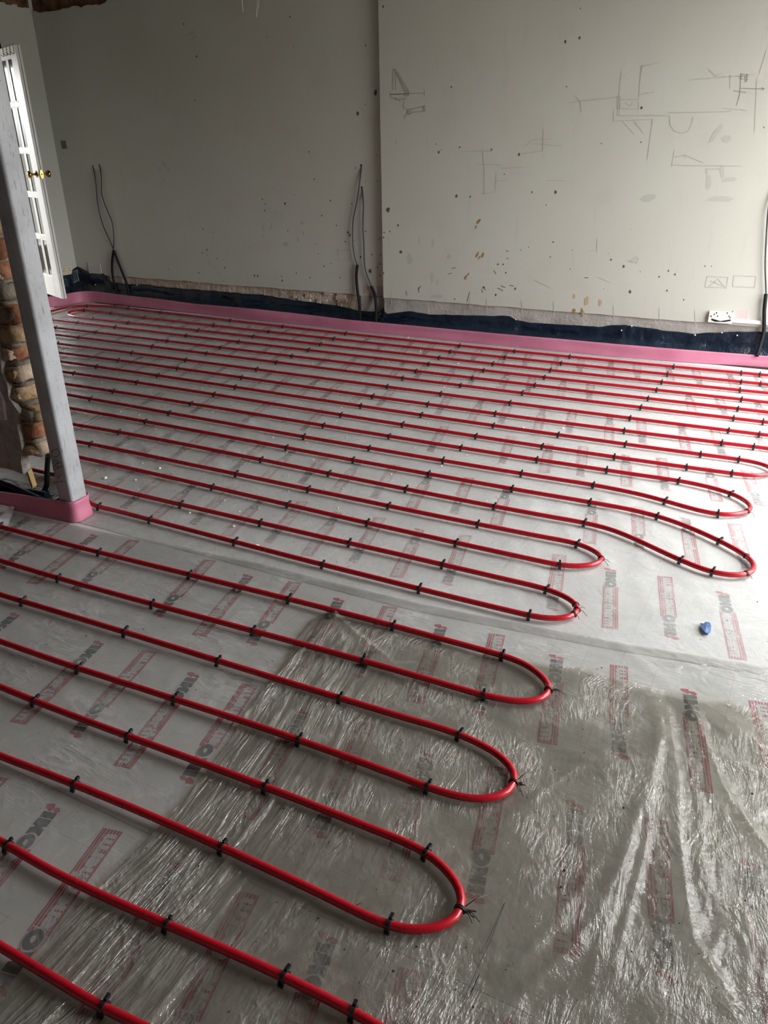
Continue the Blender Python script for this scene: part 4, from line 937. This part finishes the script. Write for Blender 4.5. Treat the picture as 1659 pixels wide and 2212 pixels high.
b = MB(); vs = []; prof = 12
for i, p in enumerate(dense):
    if p[1] < 5.78 and p[0] < -6.4:      # on the left wall
        foot = np.array([-6.338 - .012, min(p[1] - .02, 5.54)])
    else:
        xx = max(p[0], -6.30); foot = np.array([xx, np.interp(xx, [q[0] for q in [(-6.27, 5.606)] + base_pts[1:]], [q[1] for q in [(-6.27, 5.606)] + base_pts[1:]]) + .018])
    jag = .006 * noise.noise(Vector((p[0] * 11, p[1] * 11, 2)))
    for k in range(prof):
        q = k / (prof - 1)
        # from the wall top straight down, then rolling out over the slab edge to the foam
        dn = min(1, q * 1.6); outw = max(0, (q - .45) / .55) ** 1.3
        xy = p[:2] * (1 - outw) + foot * outw
        wob = .030 * noise.noise(Vector((p[0] * 5, p[1] * 5, q * 2.2))) + .018 * noise.noise(Vector((p[0] * 16, p[1] * 16, q * 3)))
        wob = abs(wob) * math.sin(math.pi * min(1, q * 1.05))
        wob += .6 * math.sin(math.pi * q) * sum(a_ * math.exp(-((p[0] - x_ - .03 * (q - .3)) / .016) ** 2) for x_, a_ in PLEATS) if p[1] > 5.6 and p[0] > -6.4 else 0
        nrm = np.array([1., 0]) if (p[0] < -6.45 and p[1] < 5.78) else np.array([0, -1.])
        if outw > .9: wob *= .2
        z_ = (p[2] + (jag if k == 0 else 0)) * (1 - q) + .004 * q
        vs.append((xy[0] + nrm[0] * wob, xy[1] + nrm[1] * wob, z_))
b.add(vs, [(i * prof + k, i * prof + k + 1, (i + 1) * prof + k + 1, (i + 1) * prof + k) for i in range(n - 1) for k in range(prof - 1)], 'navy', True)
dpm = b.build('damp_proof_membrane'); sol = dpm.modifiers.new('thickness', 'SOLIDIFY'); sol.thickness = .0015
tag(dpm, 'crumpled navy plastic membrane turned up the foot of the back wall', 'membrane')
for k, (px, py) in enumerate([(1079, 713), (1113, 690), (1342, 714), (1364, 705), (1501, 724), (1592, 725), (1559, 719), (205, 615), (295, 616)]):
    Y_ = YB if px < 830 else YC; g = wy(px, py, Y_ - .03); b = MB(); b.lathe((g[0], g[1] + .004, g[2]), (0, -1, 0), [(-.012, .0015), (0, .006), (.003, .0055), (.005, .002), (.0055, 0.0001)], 'nail', 10); b.build('nail_head', dpm)

# ================================================================== STEEL POST
b = MB(); x0, x1, y0, y1 = -2.572, -2.4905, 1.9735, 2.055; r_ = .012; out_ = []
for cx_, cy_, a0 in ((x1 - r_, y0 + r_, -90), (x1 - r_, y1 - r_, 0), (x0 + r_, y1 - r_, 90), (x0 + r_, y0 + r_, 180)):
    for k in range(6): q = math.radians(a0 + 90 * k / 5); out_.append((cx_ + r_ * math.cos(q), cy_ + r_ * math.sin(q)))
m_ = len(out_); zl = np.linspace(.002, ZC, 12)
b.add([(x, y, z_) for z_ in zl for x, y in out_], [(i * m_ + k, i * m_ + (k + 1) % m_, (i + 1) * m_ + (k + 1) % m_, (i + 1) * m_ + k) for i in range(11) for k in range(m_)], 'primer', True)
# number written up the face towards the viewer
def face_stroke(pts, w=.0028):
    g = [(wy(x, y, y0)[0], wy(x, y, y0)[2]) for x, y in pts]; stroke(b, g, w, y0 - .0008, 'chip')
z6 = lambda *p: [(x / 6.9125, 920 + y / 6.9125) for x, y in p]
for s_ in (z6((810, 850), (905, 822), (925, 845), (945, 815)), z6((805, 740), (815, 700), (880, 790), (900, 720), (920, 735)), z6((860, 640), (815, 655), (800, 620), (830, 590), (870, 600), (855, 640), (935, 600)),
           z6((865, 560), (815, 575), (800, 535), (825, 510), (870, 520), (855, 560), (915, 545)), z6((780, 450), (770, 390), (800, 355), (860, 350), (890, 385), (880, 430), (840, 465), (800, 460), (780, 450))): face_stroke(s_)
post = tag(b.build('steel_post'), 'square grey primed steel post standing inside the pink foam', 'post')

# things in the gap under the pier
b = MB(); b.tube(catmull([wy(104, 984, 2.10), wy(102, 1010, 2.115), wy(100, 1050, 2.12), wy(92, 1066, 2.10)], .01), .011, 'conduit', 10)
tag(b.build('conduit'), 'black conduit dropping from the broken brick pier beside the post', 'conduit')
b = MB(); a = wy(64, 1021, 2.06); c = wy(74, 1052, 2.03); d = c - a; d /= np.linalg.norm(d); b.obox(a - d * .05, np.cross(d, [0, 1, 0]), [0, 1, 0], d, (-.009, -.012, 0), (.009, .012, .05 + np.linalg.norm(c - a)), 'timber')
tag(b.build('timber_stick', bevel=.002), 'short timber stick under the broken brick pier', 'stick')
b = MB()
for k in range(3):
    pts = [(-3.5 + .25 * i, 2.02 + .03 * k + .02 * math.sin(i + k), .05 + .02 * math.sin(i * 1.3 + k)) for i in range(4)]; b.tube(catmull(pts, .02), .014, 'navy', 8)
b.box((-4.2, 1.985, -.02), (-2.70, 2.13, .03), 'navy')
tag(b.build('membrane_scrap'), 'dark crumpled membrane in the gap below the brick pier', 'membrane')
# torn piece of film stuck to the foam at the left edge
xs = np.linspace(0, 1, 16); X, Y = np.meshgrid(xs, xs); c0 = [fl(-30, 1098), fl(34, 1106), fl(20, 1142), fl(-40, 1150)]
P3 = (1 - X)[..., None] * (1 - Y)[..., None] * c0[0] + X[..., None] * (1 - Y)[..., None] * c0[1] + X[..., None] * Y[..., None] * c0[2] + (1 - X)[..., None] * Y[..., None] * c0[3]
Z = .014 + .016 * (1 - Y) * (.6 + .5 * npfbm(X, Y, 5, 21)) + .006 * npfbm(X, Y, 11, 22)
m = varied('white_film_scrap', (.72, .72, .73), (.84, .84, .85), 20, .3, .5); M['film_scrap'] = m
o = sheet_obj('film_scrap', P3[..., 0], P3[..., 1], np.maximum(Z, .013), 'film_scrap'); tag(o, 'crumpled white film scrap against the pink foam at the left edge', 'plastic scrap')

# ================================================================== GLAZED DOOR
E_ = fl(134.4, 646, .15); L_ = fl(97, 633, .15); dd = L_ - E_; dd[2] = 0; dd /= np.linalg.norm(dd); nn = np.array([-dd[1], dd[0], 0]);
if nn.dot(O3 - E_) < 0: nn = -nn          # towards the viewer
UP = np.array([0, 0, 1.])
door = empty('door_1', tuple(E_ + dd * .69)); struct(door, 'white glazed door leaf standing open beside the steel post', 'door')
def dobj(mb, name, parent, **k):
    o = mb.build(name, None, **k); o.parent = parent; o.matrix_parent_inverse = parent.matrix_world.inverted() if False else Matrix.Translation(-Vector(parent.location)); return o
bpy.context.view_layer.update()
WD, HD = .70, 1.972; th = .040
zp0, zp1 = .18, 1.892; st = .14; pw_, bar = .108, .048
fr_ = MB()
def db(a0, a1, z0, z1, t0=-th, t1=0.0, key='white_paint'): fr_.obox(E_, dd, nn, UP, (a0, t0, z0), (a1, t1, z1), key)
db(0, st, 0, HD); db(WD - st + .02, WD, 0, HD); db(st, WD - st + .02, 0, zp0); db(st, WD - st + .02, zp1, HD)
cols = [(st, st + pw_), (st + pw_ + bar, st + 2 * pw_ + bar), (st + 2 * pw_ + 2 * bar, WD - st + .02)]
hb = .036; ph = (zp1 - zp0 - 4 * hb) / 5
rows_ = [(zp0 + k * (ph + hb), zp0 + k * (ph + hb) + ph) for k in range(5)]
for k in range(2): db(cols[k][1], cols[k + 1][0], zp0, zp1, -th + .006, -.006)
for k in range(4): db(st, WD - st + .02, rows_[k][1], rows_[k + 1][0], -th + .006, -.004)
# glazing beads around every pane
for c0_, c1_ in cols:
    for z0, z1 in rows_:
        for (a, bq, zz0, zz1) in ((c0_, c0_ + .008, z0, z1), (c1_ - .008, c1_, z0, z1), (c0_, c1_, z0, z0 + .008), (c0_, c1_, z1 - .008, z1)): db(a, bq, zz0, zz1, -.010, -.005)
# rebate line down the meeting edge
fr_.obox(E_, dd, nn, UP, (-.010, -th, 0), (0, -th * .55, HD), 'white_paint')
frame = dobj(fr_, 'door_frame', door, bevel=.002)
for c0_, c1_ in cols:
    for z0, z1 in rows_:
        g = MB(); g.obox(E_, dd, nn, UP, (c0_ + .002, -.014, z0 + .002), (c1_ - .002, -.010, z1 - .002), 'glass'); dobj(g, 'pane', door)
kz = 1.028
for sg, nm in ((1, 'near'), (-1, 'far')):
    g = MB(); base_ = E_ + dd * .055 + UP * kz + nn * (0 if sg > 0 else -th)
    g.lathe(base_, nn * sg, [(0, .026), (.004, .026), (.008, .018), (.012, .010), (.034, .009), (.040, .014), (.048, .026), (.060, .030), (.070, .026), (.076, .014), (.078, .0005)], 'brass', 22)
    dobj(g, 'door_knob', door)
g = MB(); pl = [(.014 * math.cos(q) if abs(math.sin(q)) < .9 else .014 * math.cos(q), .036 * math.sin(q)) for q in np.linspace(0, 2 * math.pi, 20, endpoint=False)]
oP = E_ - dd * .0125 + UP * kz - nn * th * .5
g.add([oP + nn * a + UP * c for a, c in pl] + [oP + dd * .004 + nn * a + UP * c for a, c in pl], [tuple(range(20))] + [(i, (i + 1) % 20, 20 + (i + 1) % 20, 20 + i) for i in range(20)], 'brass')
oQ = oP - dd * .0008; g.add([oQ + nn * .0055 * math.cos(q) + UP * .0055 * math.sin(q) for q in np.linspace(0, 2 * math.pi, 12, endpoint=False)], [tuple(range(12))], 'dark_hole')
dobj(g, 'latch_plate', door)
# wire hanger hooks over the top rail
g = MB()
for k in range(4):
    a0 = .035 + k * .085
    pts = [E_ + dd * a0 + nn * -.042 + UP * (HD - .04), E_ + dd * a0 + nn * -.042 + UP * (HD + .003), E_ + dd * a0 + nn * .003 + UP * (HD + .003), E_ + dd * (a0 + .004) + nn * .003 + UP * (HD - .06), E_ + dd * (a0 + .006) + nn * .006 + UP * (HD - .062), E_ + dd * (a0 + .030) + nn * .030 + UP * (HD - .045)]
    g.tube(pts, .0022, 'chip', 6)
tag(g.build('over_door_hook'), 'thin dark wire hooks hanging over the top rail of the glazed door', 'hook')

# ================================================================== SOCKETS, PLATES, TRUNKING
def plate_y(name, px0, px1, Y, depth, key, label, cat, bev=.003):
    a, c = wy(*px0, Y), wy(*px1, Y); g = MB(); x0, x1 = sorted((a[0], c[0])); z0, z1 = sorted((a[2], c[2])); g.box((x0, Y - depth, z0), (x1, Y + .002, z1), key)
    o = g.build(name, bevel=bev); tag(o, label, cat); return o, x0, x1, z0, z1
def slots(parent, x0, x1, z0, z1, Y, double=True):
    n = 2 if double else 1
    for k in range(n):
        cx_ = x0 + (x1 - x0) * ((k + .5) / n) if n > 1 else (x0 + x1) / 2; cz = (z0 + z1) / 2
        g = MB(); g.box((cx_ - .003, Y - .0015, cz + .006), (cx_ + .003, Y + .001, cz + .016), 'dark_hole'); g.box((cx_ - .016, Y - .0015, cz - .012), (cx_ - .007, Y + .001, cz - .006), 'dark_hole'); g.box((cx_ + .007, Y - .0015, cz - .012), (cx_ + .016, Y + .001, cz - .006), 'dark_hole')
        g.build('pin_slots', parent)
# left-wall socket
a, c = wx(131, 576, XL), wx(154, 594, XL); g = MB(); y0_, y1_ = 5.59, 5.735; z0_, z1_ = .238, .325
g.box((XL - .001, y0_, z0_), (XL + .012, y1_, z1_), 'cream'); sock = g.build('wall_socket', bevel=.003); tag(sock, 'cream double socket on the side wall, half hidden by navy membrane', 'socket')
for cy_ in (y0_ + .04, y1_ - .04):
    g = MB(); X_ = XL + .0125; cz = (z0_ + z1_) / 2 + .006
    for (yy, zz, w_, hh) in ((cy_, cz + .010, .003, .005), (cy_ - .011, cz - .010, .004, .003), (cy_ + .011, cz - .010, .004, .003)): g.box((XL + .011, yy - w_, zz - hh), (X_ + .0004, yy + w_, zz + hh), 'dark_hole')
    g.build('pin_slots', sock)
o, *_ = plate_y('blanking_plate', (190, 567), (221, 592), YB, .010, 'plate', 'painted-over blanking plate on the alcove wall by the corner', 'wall plate')
g = MB(); gx = wy(219, 578, YB)[0]; g.box((gx - .004, YB - .0125, .265), (gx + .004, YB - .009, .335), 'white_plastic'); e_ = g.build('plate_edge', o); e_['label'] = 'bare white plate edge'
plate_y('switch_plate', (132, 304), (145, 321), YB, .006, 'switch_grey', 'small dark grey-green plate high on the alcove wall', 'wall plate', .001)
o, x0, x1, z0, z1 = plate_y('wall_socket', (1533, 671), (1581, 699), YC, .022, 'white_plastic', 'broken white double socket on the chimney breast above the navy membrane', 'socket')
g = MB(); pts = [(1536, 688), (1546, 690.5), (1556, 693.5), (1566, 692), (1578, 690), (1579, 693), (1566, 695.5), (1545, 695), (1537, 692)]
flat_poly(g, [(wy(x, y, YC - .022)[0], wy(x, y, YC - .022)[2]) for x, y in pts], YC - .0228, 'dark_hole'); g.build('broken_hole', o)
g = MB()
for px, py in ((1543, 679), (1550, 683), (1571, 676), (1575, 683), (1577, 686), (1548, 676), (1536, 683), (1540, 690)):
    p = wy(px, py, YC - .022); blob(g, p[0], p[2], .004, .005, YC - .0227, 'dark_hole')
g.build('pin_slots', o)
plate_y('plaster_patch', (1584, 670), (1614, 691), YC, .004, 'pinkpl', 'square pink plaster patch right of the broken socket', 'patch', .0)
a, c = wy(1581, 693, YC), wy(1652, 704, YC); g = MB(); g.box((a[0], YC - .018, .258), (2.7, YC, .282), 'white_plastic'); tag(g.build('trunking', bevel=.002), 'white cable trunking running right from the broken socket', 'trunking')

# ================================================================== CABLES
def cable(label, thin, thick=None, Y=YB, rt=.0056, rk=.0115, foot=None, hole=True):
    root = None; g = MB()
    pts = [wy(x, y, Y - .022) for x, y in thin]; pts[0] = wy(*thin[0], Y + .004)
    g.tube(catmull(pts, .01), rt, 'cable', 8)
    if hole: blob(g, pts[0][0], pts[0][2], .008, .009, Y - .0016, 'dark_hole')
    o = g.build('wall_cable'); tag(o, label, 'cable')
    if thick:
        k = MB(); pts = [wy(x, y, Y - .024) for x, y in thick]
        if foot is not None:
            for i, q in enumerate(foot): pts[-len(foot) + i] = np.array([pts[-len(foot) + i][0], pts[-len(foot) + i][1] + q[0], pts[-len(foot) + i][2] + q[1]])
        k.tube(catmull(pts, .01), rk, 'conduit', 10); k.build('conduit_sleeve', o)
cable('left cable of the pair low on the alcove wall near the corner', [(201.5, 359), (207, 395), (211, 440), (222, 485), (238, 522), (246, 541)], [(246, 541), (253, 560), (265, 590), (275, 618), (280, 640)])
cable('right cable of the pair low on the alcove wall near the corner', [(216, 357), (219, 385), (220, 420), (232, 455), (242, 480), (246, 520), (245, 541)], [(245, 541), (242, 570), (244, 600), (251, 625), (258, 640)])
cable('long grey cable left of the chimney breast, dropping into black conduit', [(781, 357), (777, 395), (770, 440), (763, 475), (762, 520), (766, 555), (772, 573)], [(772, 572), (770, 595), (772, 625), (780, 655), (789, 680), (796, 694)], foot=[(-.03, 0), (-.09, 0), (-.14, 0)])
cable('shorter cable against the edge of the chimney breast above the pink patch', [(782, 405), (785, 440), (784, 485), (786, 530), (788, 575), (793, 595), (802, 618)], [(802, 618), (808, 632), (814, 650), (820, 670), (827, 694)], foot=[(-.02, 0), (-.06, 0), (-.12, 0)])
cable('black cable at the right edge of the chimney breast wall', [(1668, 400), (1660, 450), (1655, 520), (1653, 570), (1655, 636)], [(1654.5, 635), (1651, 670), (1650, 715), (1643, 745), (1638, 762)], Y=YC, rt=.005, foot=[(-.0, 0), (-.04, 0), (-.09, 0)], hole=False)
for k, (pts, lab) in enumerate([([(522, -40), (522, -10), (523, 8), (525, 25)], 'shortest thin white wire dangling at the top of the alcove wall'), ([(553, -40), (554, -10), (555, 10), (554, 37)], 'longest thin white wire dangling at the top of the alcove wall'), ([(559, -40), (558, -10), (557.5, 8), (556, 18)], 'thin white wire dangling just right of the longest one')]):
    g = MB(); P = [wy(x, y, 5.70) for x, y in pts]; P[0][2] = ZC; g.tube(catmull(P, .02), .0045, 'hang_wire', 6); tag(g.build('ceiling_wire'), lab, 'wire', 'white wires hanging from the ceiling')

# ================================================================== SMALL THINGS ON THE FLOOR
g = MB(); c0 = fl(1525, 1357, .010); k = 22; ring = []
outl = [(1513, 1346), (1519, 1349), (1525, 1345), (1533, 1347), (1536, 1356), (1535, 1364), (1529, 1370), (1523, 1369), (1517, 1361), (1514, 1356)]
top_ = [fl(x, y, .010) for x, y in outl]
vs = [c0 + [0, 0, .006]] + [p + np.array([0, 0, random.uniform(.001, .006)]) for p in top_] + [p - np.array([0, 0, .003]) for p in top_]; n = len(outl)
g.add(vs, [(0, 1 + i, 1 + (i + 1) % n) for i in range(n)] + [(1 + i, 1 + n + i, 1 + n + (i + 1) % n, 1 + (i + 1) % n) for i in range(n)], 'blue_scrap'); tag(g.build('plastic_scrap'), 'crumpled blue plastic scrap on the floor near the right edge', 'scrap')
def crumbs(key, pts):
    g = MB()
    for (x, y, z_, r) in pts:
        vs = [(x + r * random.uniform(.6, 1.2) * math.cos(q), y + r * random.uniform(.6, 1.2) * math.sin(q), z_) for q in np.linspace(0, 6.28, 6, endpoint=False)]
        vs += [(x + r * .5 * random.uniform(.4, 1.2) * math.cos(q + .4), y + r * .5 * math.sin(q + .4), z_ + r * random.uniform(.5, .9)) for q in np.linspace(0, 6.28, 6, endpoint=False)]
        g.add(vs, [(i, (i + 1) % 6, 6 + (i + 1) % 6, 6 + i) for i in range(6)] + [(6, 7, 8, 9, 10, 11)], key)
    return g
pts = []
for px, py in [(228, 1033), (293, 1037), (277, 1017), (345, 1012), (220, 827), (301, 897), (343, 992), (388, 1000), (505, 1137), (556, 1180), (683, 888), (735, 893), (738, 880), (908, 759), (882, 730), (794, 730), (990, 785), (705, 815), (590, 945), (1217, 925), (1130, 925), (410, 1108), (1205, 690)]:
    p = fl(px, py, .006); pts.append((p[0], p[1], .006, random.uniform(.004, .010)))
for k in range(150):
    p = fl(random.uniform(200, 1100), random.uniform(760, 1110), .006); pts.append((p[0], p[1], .005, random.uniform(.0015, .0045)))
tag(crumbs('crumb', pts).build('plaster_crumb'), 'white plaster crumbs scattered over the polythene beyond the post', 'debris', kind='stuff')
pts = []
for px, py in [(916, 935), (663, 1047), (612, 1062), (700, 1057), (971, 909), (1063, 1172), (371, 1061), (378, 1060), (475, 1075), (416, 686), (1347, 1744 / 1), (1160, 1747), (1219, 1880), (1212, 1915), (1360, 1860), (1610, 1945), (1365, 2055), (186, 1373), (195, 1405), (310, 1359), (530, 1519), (555, 1519), (424, 1221), (508, 1275), (654, 1406), (560, 1555), (612, 1745), (900, 2044), (850, 2097), (688, 1983), (744, 2050), (1257, 1590), (1262, 1625), (1133, 1600), (1625, 1714), (1636, 1300), (1657, 1386), (1088, 1705), (1300, 1442), (1290, 1445)]:
    p = fl(px, py, .011); pts.append((p[0], p[1], .010, random.uniform(.0014, .0034)))
for k in range(260):
    p = fl(random.uniform(60, 1600), random.uniform(870, 2200), .011); pts.append((p[0], p[1], .0095 if p[1] < 1.9 else .005, random.uniform(.0006, .0022)))
tag(crumbs('dirt', pts).build('dirt_crumb'), 'dark dirt crumbs scattered over the polythene', 'debris', kind='stuff')
